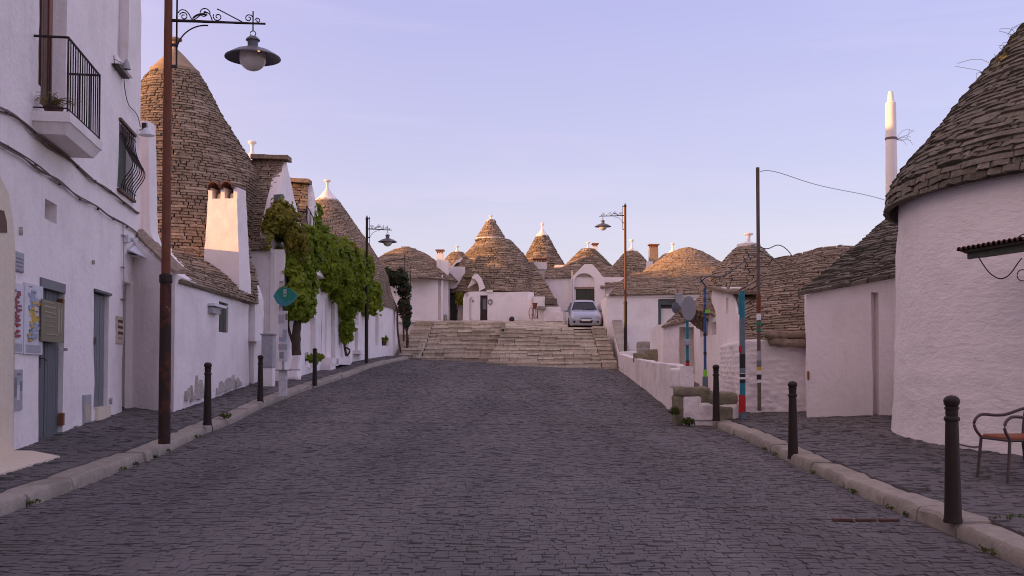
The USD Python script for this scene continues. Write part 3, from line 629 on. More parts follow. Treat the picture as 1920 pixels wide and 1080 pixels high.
obj('door_bar', tube([PL1.at(251, 550, .05), PL1.at(251, 645, .05)], .008, 5), 'cable', tall)
# portal on the far left
pp = [(17, 850), (17, 600), (21, 480), (18, 425), (9, 365), (-12, 322), (-70, 300), (-70, 865)]
obj('portal_surround', slab_plate([PL1.at(a, b, .05) for a, b in pp], .09, np.r_[PL1.n, 0]), 'cream_plaster', tall)
obj('portal_door', slab_plate([PL1.at(a, b, .057) for a, b in [(4, 436), (3, 415), (-2, 395), (-60, 380), (-60, 436)]], .03, np.r_[PL1.n, 0]), 'old_wood', tall)
# pier behind the far corner
def flat(px0, py0, px1, py1, Y, t=.3):
    a, b = W(px0, py0, Y), W(px1, py1, Y)
    return box(((a[0] + b[0]) / 2, Y + t / 2, (a[2] + b[2]) / 2), (abs(b[0] - a[0]), t, abs(a[2] - b[2])))
pz = [W(px, py, 20.25) for px, py in ((236, 228), (277, 226), (279, 300), (281, 430), (292, 462), (236, 462))]
pier = man2tri(tri2man(slab_plate(pz, .45, (0, -1, 0))).refine_to_length(.15)); roughen(pier, .012, .3, 4)
p = obj('corner_pier', pier, 'plaster', tall, smooth=40)
obj('pier_opening', flat(266, 230, 273, 241, 20.18, .05), 'dark_gap', p)
# sheds: eave ledge between the house and the low roof
# print and fittings on the wall: each a thing of its own
def board_thing(name, label, catg, px0, py0, px1, py1, o, t, mat, prints=(), pl=PL1, group=None):
    th = thing(name, label, catg, group=group)
    b = obj('panel', pl.pbox(px0, py0, px1, py1, o - t, o), mat, th)
    for nm, m, rects in prints:
        obj(nm, cat([pl.pbox(*r, o - .001, o + .0035 + .0004 * i) for i, r in enumerate(rects)]), m, th)
    return th
r_ = random.Random(5)
def glyphs(x0, y0, x1, y1, n, w, h):
    out = []
    for i in range(n):
        y = y0 + (y1 - y0) * i / n; x = x0 + r_.uniform(0, max(.1, x1 - x0 - w))
        for k in range(3):
            a = x + r_.uniform(0, w * .6); b = y + r_.uniform(0, h * .5)
            out.append((a, b, a + r_.uniform(.25, .5) * w, b + r_.uniform(.35, .6) * h))
    return out
board_thing('poster', 'white poster with red lettering and grey caption, left of the yellow poster', 'poster', 14, 527, 41, 662, .012, .02, 'paper',
    [('red_print', 'ink_red', glyphs(20, 545, 40, 612, 8, 14, 11) + glyphs(19, 618, 36, 632, 2, 14, 9)), ('blue_print', 'ink_blue', glyphs(19, 542, 38, 610, 6, 9, 7)), ('caption', 'paper_grey', [(16, 643, 39, 659)])])
board_thing('poster', 'yellow and blue poster with grey caption, overlapping the edge of the board door', 'poster', 44, 529, 77, 665, .016, .02, 'paper',
    [('yellow_print', 'ink_yellow', glyphs(47, 580, 75, 610, 7, 17, 12) + glyphs(47, 622, 62, 640, 3, 12, 8) + glyphs(54, 562, 76, 580, 3, 10, 9)), ('blue_print', 'ink_pale_blue', glyphs(46, 540, 76, 575, 7, 18, 12) + glyphs(47, 605, 76, 632, 7, 18, 10)),
     ('grey_print', 'ink_grey', glyphs(50, 535, 74, 640, 9, 7, 5)), ('caption', 'paper_grey', [(46, 646, 74, 662)])])
board_thing('notice', 'grey printed notice sheet above the red lettered poster', 'notice', 21, 468, 43, 512, .012, .02, 'paper_grey', [('text_lines', 'ink_grey', [(23, 474, 29, 477), (23, 483, 41, 485), (23, 490, 41, 492), (23, 497, 40, 499), (23, 505, 42, 509)])])
board_thing('notice', 'grey stained notice panel low on the wall beside the board door', 'notice', 11, 693, 40, 768, .012, .02, 'paper_grey', [('text_lines', 'ink_grey', [(22, 708, 29, 745), (36, 715, 39, 732), (14, 752, 20, 758), (30, 700, 38, 703)]), ('pale_patches', 'paper', [(15, 700, 20, 726), (30, 722, 34, 750)])])
PLd = Plane(PL1.a + PL1.n * .02, PL1.pt(PL1.len, 0, .02)[:2])
board_thing('notice_sheet', 'olive brown notice sheet hung across the grey board door', 'sheet', 74, 560, 116, 643, .03, .012, 'olive_sheet', [('pale_lines', 'olive_light', [(77, 574, 100, 577), (76, 566, 96, 568), (79, 585, 100, 587), (79, 594, 101, 595.5), (80, 603, 101, 604), (80, 612, 100, 613), (80, 626, 104, 628), (104.5, 578, 106.5, 626), (109, 580, 110.3, 624)])], pl=PLd)
board_thing('wall_sign', 'small cream sign with brown lettering right of the second door', 'sign', 217, 592, 230, 645, .02, .02, 'cream_sign', [('lettering', 'terracotta_dark', [(219, y, 228, y + 5) for y in (600, 611, 622)] + [(220, 633, 225, 635)])])
board_thing('meter_box', 'grey utility box low on the wall between the two doors', 'box', 155, 741, 167.5, 791, .03, .05, 'meter_grey', [('upper_door', 'paper_grey', [(156.5, 744, 166, 756)]), ('lower_door', 'cream_sign', [(156.5, 759, 166, 788)])])
# cables
def cable(label, pts, strands, pl=PL1, out=.035, rad=.011, seed=0):
    th = thing('cable', label, 'cable'); r = np.random.default_rng(seed)
    base = np.array([pl.at(a, b, out) for a, b in pts])
    for s in range(strands):
        q = base + np.c_[np.zeros(len(base)), np.zeros(len(base)), r.normal(0, .016, len(base))] + np.r_[pl.n, 0] * r.uniform(-.01, .02)
        obj('strand', tube(spline(q, 60), rad, 5), 'cable', th)
    k = spline(base, 40)
    for i in range(3, 38, 5): obj('clip', box(k[i], (.03, .03, .05)), 'cable_dark', th)
    return th
cable('upper bundle of brown cables sagging across the tall house under the balcony', [(-30, 192), (0, 206), (30, 223), (60, 250), (90, 274), (125, 297), (160, 330), (190, 350), (212, 366), (235, 385), (256, 401)], 4, seed=1)
cable('lower bundle of brown cables across the tall house above the doors', [(-30, 255), (0, 272), (30, 288), (70, 316), (100, 338), (125, 357), (150, 375), (172, 386), (195, 402), (215, 413), (240, 428), (262, 446)], 3, seed=2)
th = thing('cable', 'thin dark wire hanging from the upper window to the house corner', 'cable')
obj('wire', tube(spline([PL1.at(a, b, .04) for a, b in ((228, 134), (229, 160), (234, 188), (246, 206), (256, 224), (259, 238))], 30), .008, 5), 'cable_dark', th)
th = thing('conduit', 'thin grey conduit running down the wall from the lower cable', 'conduit')
obj('pipe', tube([PL1.at(228, 420, .025), PL1.at(229, 470, .025), PL1.at(230, 600, .025)], .010, 6), 'meter_grey', th)
obj('clip', cat([PL1.pbox(226, y, 231, y + 3, 0, .04) for y in (440, 500, 560)]), 'cable', th)
th = thing('wall_lamp', 'small pale lamp on a bracket below the upper window', 'lamp')
obj('bracket', cat([PL1.pbox(209, 132, 230, 134, .0, .12), tube([PL1.at(210, 104, .03), PL1.at(210, 133, .05)], .007), tube([PL1.at(212, 110, .02), PL1.at(222, 120, .1)], .005)]), 'brown_iron', th)
obj('lamp_shade', lathe([(.01, .14), (.035, .10), (.07, -.02), (.075, -.05), (.0, -.05)], PL1.at(224, 124, .12), 14), 'meter_grey', th, smooth=40)
th = thing('security_camera', 'small white security camera near the far corner of the tall house', 'camera')
k = PL1.at(237, 448, .12); obj('body', tube([k + [-.06, .10, 0.0], k + [.10, -.12, -.03]], .045, 10), 'white_fitting', th, smooth=50); obj('bracket', PL1.pbox(231, 440, 235, 456, 0, .09), 'white_fitting', th)
th = thing('wall_light', 'white slanted wall light with dark lamp below, under the security camera', 'lamp')
a = PL1.at(250, 466, .02); b = PL1.at(252, 480, .35)
obj('hood', hexa([PL1.at(238, 470, .04), PL1.at(248, 462, .04), PL1.at(254, 484, .42), PL1.at(246, 490, .42)] + [q + [0, 0, .02] for q in (PL1.at(238, 470, .04), PL1.at(248, 462, .04), PL1.at(254, 484, .42), PL1.at(246, 490, .42))]), 'white_fitting', th)
obj('lamp_body', PL1.pbox(235, 473, 243, 478, .02, .14), 'black_iron', th); obj('arm', tube([PL1.at(240, 478, 0), PL1.at(247, 484, .3)], .014), 'white_fitting', th)
th = thing('floodlight', 'white floodlight on the upper corner of the tall house', 'lamp')
k = PL1.at(257, 246, .05); obj('shade', lathe([(.0, .10), (.05, .09), (.10, .03), (.15, -.05), (.14, -.06), (.0, -.02)], k + [.10, .12, 0], 16), 'white_fitting', th, smooth=50); obj('arm', tube([k + [-.05, .1, .05], k + [.1, .12, .08]], .015), 'meter_grey', th)
th = thing('balcony_plant', 'dry brown plant in a low bowl on the balcony', 'plant')
k = PL1.pt(BU0 + .18, bz, .2); obj('bowl', lathe([(.0, 0.002), (.09, .002), (.13, .10), (.11, .10), (.0, .08)], k, 14), 'terracotta_dark', th, smooth=40)
r = np.random.default_rng(2); obj('dry_stems', cat([tube(spline([k + [0, 0, .08], k + np.r_[r.normal(0, .06, 2), .16], k + np.r_[r.normal(0, .15, 2), r.uniform(.12, .26)]], 5), .004, 3, False) for _ in range(70)]), 'dry_grass', th)

# ------------------------------------------------------------------ left side: big trullo with chimney
tr1 = thing('trullo_house', 'big trullo with tall grey stone cone and white chimney, beside the tall house', 'house')
B, C = (-6.2, 18.6), (-6.75, 27.4)
man = extr([(-7.75, 19.72), B, C, (-11.5, 27.4), (-11.5, 19.7)], EYE - 2, EYE + 3)
p0, p1, p2 = np.array([B[0], B[1], EYE + 1.70]), np.array([C[0], C[1], EYE + 1.5]), np.array([-7.5, 20.2, EYE + 2.55])
n = np.cross(p1 - p0, p2 - p0); n *= np.sign(n[2]) / np.linalg.norm(n); man = man.trim_by_plane(tuple(-n), float(-n @ p0))
PL2 = Plane(B, C)
cuts = [niche(PL2, 411, 565, 428, 624, .12), niche(PL2, 466, 567, 476, 722, .16)]
obj('wall', wall_from(man, cuts, .22, .012, .05, 8), 'worn_plaster' if False else 'plaster', tr1, smooth=40)
w = obj('shuttered_window', PL2.pbox(411.3, 566, 427.7, 623, -.119, -.07), 'dark_gap', tr1)
u0, zt = PL2.uz(411.5, 566); u1, zb = PL2.uz(427.5, 623); boards(w, PL2, u0, u1, zb, zt, -.035, 6, 'dark_green_wood')
obj('recess_panel', PL2.pbox(466.3, 568, 475.7, 721, -.159, -.12), 'recess_plaster', tr1)
cc = np.array((X(323, 28.5), 28.5))
foot2 = [(-6.16, 18.75), (-6.52, 25.9), (-7.2, 26.7), (-7.25, 32.5), (-13.5, 32.5), (-13.5, 19.9), (-7.5, 19.9)]
D2 = rect_dist(cc, foot2)
prof = [(4.5, EYE + 1.58), (3.95, EYE + 2.2), (3.55, EYE + 3.1), (3.0, EYE + 4.3), (2.4, EYE + 5.35), (1.84, EYE + 6.25), (1.31, EYE + 7.08), (.85, EYE + 8.0), (.56, EYE + 8.4)]
def S2(u, v, _b=cone(cc, prof)):
    th = u * 2 * np.pi; P = _b(u, v); r = np.hypot(P[:, 0] - cc[0], P[:, 1] - cc[1]); d = D2(th)
    b = np.clip(1 - v / .20, 0, 1) ** 1.0; r2 = r * (1 - b) + np.maximum(d, .2) * b; r2 = np.minimum(r2, np.maximum(d, r * .55))
    P[:, 0] = cc[0] + r2 * np.cos(th); P[:, 1] = cc[1] + r2 * np.sin(th); return P
roof(tr1, S2, .26, 84, .048, 41, 300, nu=90, nv=30, u0=.5, u1=1.5)
pinnacle(tr1, cc, EYE + 8.36, .66, Z(93, 28.5), Z(70, 28.5), 'disc', 1.15, 'tan_render', 0.9)
# chimney with two tiled arches
cy = 24.4
chm = [W(px, py, cy) for px, py in ((388, 372), (447, 374), (452, 440), (449, 520), (470, 575), (372, 545), (381, 480), (385, 420))]
ang = math.radians(-8)
x0, x1 = X(388, cy), X(447, cy); zt = Z(372, cy); zb = Z(500, cy)
cx = (x0 + x1) / 2; hw = (x1 - x0) / 2
def ring(z, s, k=1.0):
    c_, s_ = math.cos(ang), math.sin(ang)
    return [(cx + (a * hw * s * c_ - b * .29 * k * s_), cy + .3 + (a * hw * s * s_ + b * .29 * k * c_), z) for a, b in ((-1, -1), (1, -1), (1, 1), (-1, 1))]
secs = [(Z(548, cy), 1.25, 1.3), (Z(528, cy), 1.25, 1.25), (zb, 1.20, 1.12), (Z(440, cy), 1.08, 1.05), (zt, .97, 1.0)]
ms = [m3.Manifold.hull_points([tuple(p) for q in (secs[i], secs[i + 1]) for p in ring(*q)]) for i in range(4)]
cm = m3.Manifold.batch_boolean(ms, m3.OpType.Add)
ch = obj('chimney', roughen(man2tri(cm.refine_to_length(.1)), .018, .22, 6), 'limewash', tr1, smooth=40)
c_, s_ = math.cos(ang), math.sin(ang)
def cl(a, b, z): return np.array([cx + a * hw * c_ - b * .33 * s_, cy + .3 + a * hw * s_ + b * .33 * c_, z])
for a in (-.86, -.02, .84):
    p = cl(a, 0, zt + .13); obj('chimney_post', box(p, (.10, .52, .28), ang), 'limewash', ch)
obj('flue_back', box(cl(0, .6, zt + .13), (.56, .06, .27), ang), 'dark_gap', ch)
for a in (-.45, .41):
    pts = [(a - .44, zt + .21), (a - .36, zt + .31), (a - .15, zt + .375), (a + .06, zt + .375), (a + .28, zt + .31), (a + .37, zt + .22)]
    v = []
    for (aa, z) in pts:
        for b in (-1.25, 1.25): v.append(cl(aa, b, z))
        for b in (-1.25, 1.25): v.append(cl(aa, b, z + .035))
    hs_ = [hexa([v[4 * i], v[4 * i + 4], v[4 * i + 5], v[4 * i + 1], v[4 * i + 2], v[4 * i + 6], v[4 * i + 7], v[4 * i + 3]]) for i in range(5)]
    obj('arch_tile', cat(hs_), 'terracotta_dark', ch)
    obj('flue_pot', lathe([(.0, 0), (.075, 0), (.07, .12), (.05, .15), (.0, .15)], cl(a + .05, -.2, zt), 12), 'cream_plaster', ch, smooth=40)
# buttress of plaster running down from the chimney to the right
bt = [W(px, py, 25.6) for px, py in ((444, 488), (452, 512), (468, 528), (478, 560), (478, 640), (452, 640), (448, 560))]
b_ = roughen(man2tri(tri2man(slab_plate(bt, .9, (0, -1, 0))).refine_to_length(.12)), .03, .3, 9)
obj('plaster_buttress', b_, 'plaster', tr1, smooth=40)
th = thing('wall_lantern', 'white box lamp on the low wall beside the green shutter', 'lamp')
obj('housing', PL2.pbox(388, 571, 411, 576, .0, .16), 'white_fitting', th); obj('lamp_body', PL2.pbox(389, 577, 404, 588, .0, .11), 'meter_grey', th); obj('arm', tube([PL2.at(404, 574, .12), PL2.at(415, 575, .16)], .012), 'white_fitting', th)

# ------------------------------------------------------------------ left side: gabled trullo with grape vine
g3 = thing('trullo_house', 'white house with two stone gable dormers behind the green vine', 'house')
PL3 = Plane((-6.2, 27.45), (-6.4, 34)); PL3e = Plane((-7.6, 27.45), (-6.2, 27.45))
man = extr([(-6.2, 27.45), (-6.4, 34), (-11.5, 34), (-11.5, 27.45)], EYE - 2, Z(468, 27.45))
cuts = [niche(PL3, 528, 525, 532, 700, .12), niche(PL3, 572, 590, 591, 690, .16), niche(PL3e, 466, 566, 474, 640, .1)]
obj('wall', wall_from(man, cuts, .25, .012, .05, 10), 'plaster', g3, smooth=40)
obj('corner_strip', flat(507, 470, 514, 726, 27.40, .1), 'limewash', g3)
P = lambda x, y, z: np.array((x, y, EYE + z))
S3 = patch(P(-9.6, 27.35, 3.05), W(503, 468, 27.35), P(-9.6, 28.9, 5.9), W(533, 300, 28.9))
roof(g3, S3, .25, 40, .045, 43, 90, wrap=False)
S3b = patch(W(536, 300, 28.95), P(-9.6, 28.95, 5.9), P(-6.3, 30.6, 2.9), P(-9.6, 30.6, 2.9))
S3b = patch(P(-6.2, 30.6, 2.9), P(-9.6, 30.6, 2.9), W(536, 300, 28.95), P(-9.6, 28.95, 5.9))
roof(g3, lambda u, v: S3b(1 - u, v), .3, 26, .05, 44, 0, wrap=False)
ga = [np.array(W(501, 468, 27.45)) , np.array(W(503, 425, 27.5)), np.array(W(531, 305, 28.85)), P(-6.15, 30.4, 2.9)]
nn = np.cross(ga[2] - ga[0], ga[3] - ga[0]); nn /= np.linalg.norm(nn); nn *= np.sign(nn[0])
gm = roughen(man2tri(tri2man(slab_plate([q + nn * .10 for q in ga], .32, nn)).refine_to_length(.15)), .03, .25, 3)
obj('gable_wall', gm, 'plaster', g3, smooth=40)
obj('gable_window', hexa([W(513, 392, 27.8) + nn * .2, W(519, 392, 28.1) + nn * .2, W(519, 392, 28.1), W(513, 392, 27.8), W(513, 365, 27.8) + nn * .2, W(519, 365, 28.1) + nn * .2, W(519, 365, 28.1), W(513, 365, 27.8)]), 'grey_boards', g3)
a, b = W(474, 296, 28.9), W(543, 300, 28.9); obj('ridge_stone', roughen(man2tri(tri2man(box((a + b) / 2 + [0, 0, .02], (b[0] - a[0], .5, .12), 0, 0, .03)).refine_to_length(.15)), .03, .3, 2), 'roof_stone', g3)
S4 = patch(W(500, 500, 30.9), W(576, 505, 30.9), W(500, 338, 32.2), W(578, 345, 32.2))
roof(g3, S4, .25, 32, .045, 45, 70, wrap=False)
S4b = patch(P(-9, 34.0, 2.9), P(-6.1, 34.0, 2.9), P(-9, 32.25, 5.9), W(579, 345, 32.25))
roof(g3, lambda u, v: S4b(1 - u, v), .3, 22, .05, 46, 0, wrap=False)
ga = [W(577, 510, 30.9), W(579, 348, 32.2), P(-6.25, 33.9, 2.9)]
gm = roughen(man2tri(tri2man(slab_plate([q + np.array([.12, 0, 0]) for q in ga], .32, (1, 0, 0))).refine_to_length(.15)), .03, .25, 5)
obj('gable_wall', gm, 'plaster', g3, smooth=40)
a, b = W(530, 337, 32.2), W(582, 343, 32.2); obj('ridge_stone', roughen(man2tri(tri2man(box((a + b) / 2, (b[0] - a[0], .5, .13), 0, 0, .05)).refine_to_length(.15)), .03, .3, 4), 'roof_stone', g3)
bl = obj('balcony', hexa([W(573, 458, 31.5) , W(588, 466, 31.5), W(590, 466, 33.5), W(578, 458, 33.5), W(573, 448, 31.5), W(588, 460, 31.5), W(590, 460, 33.5), W(578, 448, 33.5)]), 'limewash', g3)
ra = [W(575, 385, 31.6), W(588, 409, 31.6), W(590, 409, 33.3)]
obj('top_rail', tube(ra, .016, 5), 'brown_iron', bl)
for i, (a, b) in enumerate((((575, 385), (575, 452)), ((581.5, 397), (581.5, 456)), ((588, 409), (588, 462)))): obj('baluster', tube([W(*a, 31.6), W(*b, 31.6)], .014, 5), 'brown_iron', bl)
pn = thing('distant_pinnacle', 'white trullo tip peeping over the big stone roof behind the chimney', 'pinnacle'); pinnacle(pn, (X(470, 36), 36), Z(310, 36), .75, Z(285, 36), Z(263, 36), 'disc', .9)
obj('roof', lathe([(3.4, EYE + 3.0), (.75, Z(312, 36))], (X(470, 36), 36, 0), 24), 'roof_stone', pn)

# ------------------------------------------------------------------ left side: the low white row with the second cone
g4 = thing('row_house', 'low white row house with tall narrow door recesses and steps', 'house')
PL4 = Plane((-6.4, 34.0), (-6.3, 40.0)); PL5 = Plane((-6.3, 40.0), (-5.65, 48.0))
man = extr([(-6.4, 34.01), (-6.3, 40), (-11, 40), (-11, 34.01)], EYE - 1.5, EYE + 2.95)
cuts = [niche(PL4, 597, 580, 603, 684, .22), niche(PL4, 621, 560, 628, 674, .22), niche(PL4, 609, 560, 612, 674, .10), niche(PL4, 646, 620, 653, 668, .2)]
obj('wall', wall_from(man, cuts, .3, .012, .05, 12), 'plaster', g4, smooth=40)
obj('door', PL4.pbox(597.5, 581, 602.5, 683, -.21, -.14), 'recess_plaster', g4); obj('door', PL4.pbox(621.3, 561, 627.7, 673, -.21, -.14), 'recess_plaster', g4)
S = patch(P(-6.2, 34, 2.9), P(-6.1, 40.2, 2.9), P(-8.6, 34, 5.0), P(-8.6, 40.2, 5.0)); roof(g4, S, .35, 24, .05, 47, 0, wrap=False)
for px0, px1, py in ((603, 616, 672), (612, 640, 670), (600, 610, 683)): obj('door_step', PL4.pbox(px0, py, px1, py + 14, -.05, .35), 'plaster', g4)
g5 = thing('trullo_house', 'white trullo with tall smooth-tipped stone cone rising above the vine', 'house')
man = extr([(-6.3, 40.01), (-5.65, 48), (-5.75, 51), (-11, 51), (-11, 40.01)], EYE - 1.2, EYE + 2.75)
cuts = [niche(PL5, 664, 586, 672, 610, .15), niche(PL5, 664, 614, 672, 657, .2), niche(PL5, 704, 585, 710, 648, .2), niche(PL5, 716, 632, 729, 650, .16), niche(PL5, 656, 612, 659, 660, .12)]
obj('wall', wall_from(man, cuts, .3, .012, .05, 14), 'plaster', g5, smooth=40)
obj('door', PL5.pbox(664.3, 614.5, 671.7, 656.5, -.19, -.13), 'recess_plaster', g5); obj('door', PL5.pbox(704.3, 586, 709.7, 647.5, -.19, -.13), 'recess_plaster', g5)
obj('door_step', PL5.pbox(662, 657, 675, 664, -.05, .3), 'plaster', g5)
c5 = np.array((X(612, 46), 46.0)); D5 = rect_dist(c5, [(-6.15, 41.5), (-5.55, 49), (-5.6, 51), (-12.3, 51), (-12.3, 41.5)])
prof = [(3.4, EYE + 2.7), (2.75, EYE + 4.1), (2.25, EYE + 5.0), (1.7, EYE + 5.87), (1.28, EYE + 6.43), (.85, EYE + 7.06), (.46, EYE + 7.6)]
def S5(u, v, _b=cone(c5, prof)):
    th = u * 2 * np.pi; Pq = _b(u, v); r = np.hypot(Pq[:, 0] - c5[0], Pq[:, 1] - c5[1]); d = D5(th); b = np.clip(1 - v / .4, 0, 1); r2 = r * (1 - b) + d * b; r2 = np.minimum(r2, np.maximum(d, r * .8))
    Pq[:, 0] = c5[0] + r2 * np.cos(th); Pq[:, 1] = c5[1] + r2 * np.sin(th); return Pq
roof(g5, S5, .24, 66, .04, 48, 80, nu=80, nv=24)
pinnacle(g5, c5, EYE + 7.58, .50, Z(352, 46), Z(336, 46), 'disc', 0.95)

# street things on the left pavement
th = thing('utility_cabinet', 'grey metal meter cabinet on a white plinth against the wall', 'cabinet')
y = 25.2; a, b = W(491, 628, y), W(512, 690, y); cxx = (a[0] + b[0]) / 2; wd = b[0] - a[0]; gz = pave_l(cxx, y)
obj('cabinet', bbox_((cxx, y + .12, (a[2] + b[2]) / 2), (wd, .34, a[2] - b[2]), .015), 'meter_grey', th, smooth=30)
obj('cabinet_door', box((cxx - wd * .0, y - .055, (a[2] + b[2]) / 2), (wd * .86, .015, (a[2] - b[2]) * .88)), 'paper_grey', th)
obj('cap', box((cxx, y + .12, a[2] + .015), (wd + .06, .40, .03)), 'disc_grey', th)
obj('plinth', box((cxx + .01, y + .12, (b[2] + gz - .1) / 2), (wd * .86, .30, b[2] - gz + .1)), 'plaster', th)
sg = thing('sign_post', 'tall white sticker-covered post carrying a green leaf-shaped sign', 'sign')
y = 22.6; x = X(531, y); gz = pave_l(x, y)
def post(z0, z1, w, mat, name, t=None, dx=0): return obj(name, box((x + dx, y, (z0 + z1) / 2), (w, t or w * .6, z1 - z0)), mat, sg)
post(gz, Z(695, y), .17, 'post_white', 'base_box'); post(Z(696, y), Z(678, y), .05, 'meter_grey', 'pole')
pa = obj('panel', box((x, y, (Z(678, y) + Z(583, y)) / 2), (.17, .09, Z(583, y) - Z(678, y))), 'post_white', sg)
for (a, b, c, d, m) in ((523, 590, 534, 606, 'paper_grey'), (536, 588, 540, 600, 'cable'), (524, 610, 530, 626, 'paper'), (531, 618, 539, 632, 'paper_grey'), (524, 632, 538, 640, 'ink_pale_blue'), (523, 645, 539, 656, 'paper_grey'), (525, 660, 533, 672, 'disc_grey'), (534, 662, 539, 675, 'paper')):
    p, q = W(a, b, y), W(c, d, y); obj('sticker', box(((p[0] + q[0]) / 2, y - .047 - rng.uniform(0, .003), (p[2] + q[2]) / 2), (q[0] - p[0], .004, p[2] - q[2])), m, pa)
post(Z(583, y), Z(570, y), .04, 'black_iron', 'neck')
obj('shelf', cat([box((x, y - .02, Z(694, y)), (.30, .2, .02)), box((x + .26, y - .02, Z(693.5, y)), (.24, .14, .018))]), 'cable', sg)
def leafpoly(k=1.0):
    o = [(512.5, 555), (519, 544), (530, 538.5), (540, 539), (550, 545), (557, 553), (556, 559), (549, 567), (540, 573), (529, 574), (519, 568)]
    cxp, cyp = 535, 556; return [W(cxp + (a - cxp) * k, cyp + (b - cyp) * k, y - .03) for a, b in o]
s1 = obj('sign_plate', slab_plate(leafpoly(), .03, (0, -1, 0)), 'sign_teal', sg)
o = [(520, 545), (530, 539.5), (540, 540), (550, 546), (556, 554), (549, 562), (535, 566), (524, 558)]
obj('green_field', slab_plate([W(a, b, y - .032) for a, b in o], .006, (0, -1, 0)), 'sign_green', s1)
gl = []
for (a, b, c, d) in ((532, 542.5, 537, 543.3), (532, 546, 537, 546.8), (532, 542.5, 532.7, 547), (534.2, 543, 534.8, 546.5), (536.4, 542.5, 537, 547), (532, 548.5, 537, 549.3), (532, 549, 532.7, 552), (536.4, 549, 537, 552), (534.2, 549, 534.8, 552), (532, 553.5, 537, 554.2), (532, 556, 536, 556.6)):
    p, q = W(a, b, y - .036), W(c, d, y - .036); gl.append(box(((p[0] + q[0]) / 2, y - .040, (p[2] + q[2]) / 2), (q[0] - p[0], .005, p[2] - q[2])))
obj('lettering', cat(gl), 'white_sticker', s1)
# curved plaster seat against the wall and small one further up
def mound(name, label, px, Y, L, Dp, H, seed):
    gx = X(px, Y); gz = pave_l(gx, Y)
    sp = [m3.Manifold.sphere(.12, 20).translate((a * L, b * Dp, z)) for a, b, z in ((-1, 0, 0), (1, 0, 0), (-.5, -.8, 0), (.5, -.8, 0), (0, -1, 0), (-.8, .1, H * .9), (.35, .1, H * .9), (-.2, -.35, H * .8))]
    m = man2tri(m3.Manifold.batch_hull(sp).refine_to_length(.12)); roughen(m, .02, .4, seed); m.apply_transform(trimesh.transformations.rotation_matrix(-1.35, [0, 0, 1])); 
    m.apply_translation((gx, Y, gz)); t = thing(name, label, 'bench'); obj('body', m, 'plaster', t, smooth=60); return t
mound('plaster_seat', 'rounded white plaster seat built against the wall under the vine trunk', 556, 29.2, 1.0, .75, .62, 3)
mound('plaster_seat', 'small white plaster ledge below the hanging vine further up the street', 652, 39.6, .8, .5, .38, 4)
# ------------------------------------------------------------------ right side: near round trullo
r1 = thing('trullo_house', 'near round trullo with rough white wall and dark stone cone at the right edge', 'house')
th_ = np.linspace(0, 2 * np.pi, 160, endpoint=False)
cyl = m3.Manifold.extrude(m3.CrossSection([[(R1R * math.cos(t), R1R * math.sin(t)) for t in th_]]), 4.7, 0, 0, (.955, .955)).translate((R1C[0], R1C[1], EYE - 2.1))
t = man2tri(cyl.refine_to_length(.11)); roughen(t, .03, 1.0, 31); roughen(t, .017, .22, 33)
v = np.array(t.vertices); rad = v[:, :2] - R1C; rr = np.hypot(*rad.T); side = rr > R1R * .9
band_ = sum(np.exp(-((v[:, 2] - EYE - z) / .035) ** 2) * a for z, a in ((-.12, .012), (-.42, .016), (.28, .012), (-.86, .014), (-.98, -.012)))
v[side, :2] += (rad[side] / rr[side, None]) * (band_[side] * (.5 + noise(v[side] * 1.7, 8)))[:, None] * 1.0
v[side & (v[:, 2] < EYE - .95), :2] += (rad / rr[:, None])[side & (v[:, 2] < EYE - .95)] * .025
t.vertices = v; obj('wall', t, 'rough_plaster', r1, smooth=50)
prof = [(4.00, EYE + 2.40), (3.97, EYE + 2.68), (3.77, EYE + 3.00), (3.18, EYE + 3.70), (2.42, EYE + 4.65), (1.66, EYE + 5.58), (.86, EYE + 6.55), (.35, EYE + 7.15)]
S = cone(R1C, prof)
roof(r1, S, .40, 64, .052, 51, 300, mat='roof_stone_dark', nu=96, nv=24, wob=.4, vgap=.09, jit=1.5, K=4)
pinnacle(r1, R1C, EYE + 7.05, .4, EYE + 7.5, EYE + 8.1, 'ball', 1.6)
tf = thing('roof_weeds', 'thin dry weeds with a yellow tuft growing out of the near stone cone', 'plant')
r = np.random.default_rng(3); ms = []
for px, py in ((1858, 120), (1845, 135), (1880, 75), (1822, 158), (1862, 105)):
    k = W(px + 26, py, 14.4); ms += [tube(spline([k, k + np.r_[r.normal(0, .08), r.normal(0, .06), .10], k + np.r_[r.normal(0, .22), r.normal(0, .1), r.uniform(.12, .26)]], 5), .0035, 3, False) for _ in range(6)]
obj('dry_stems', cat(ms), 'dry_grass', tf)
k = W(1880, 113, 14.4); obj('yellow_tuft', trimesh.util.concatenate([box(k + r.normal(0, .03, 3), (.03, .03, .012), r.uniform(0, 3), r.uniform(0, 3)) for _ in range(40)]), 'yellow_sticker', tf)
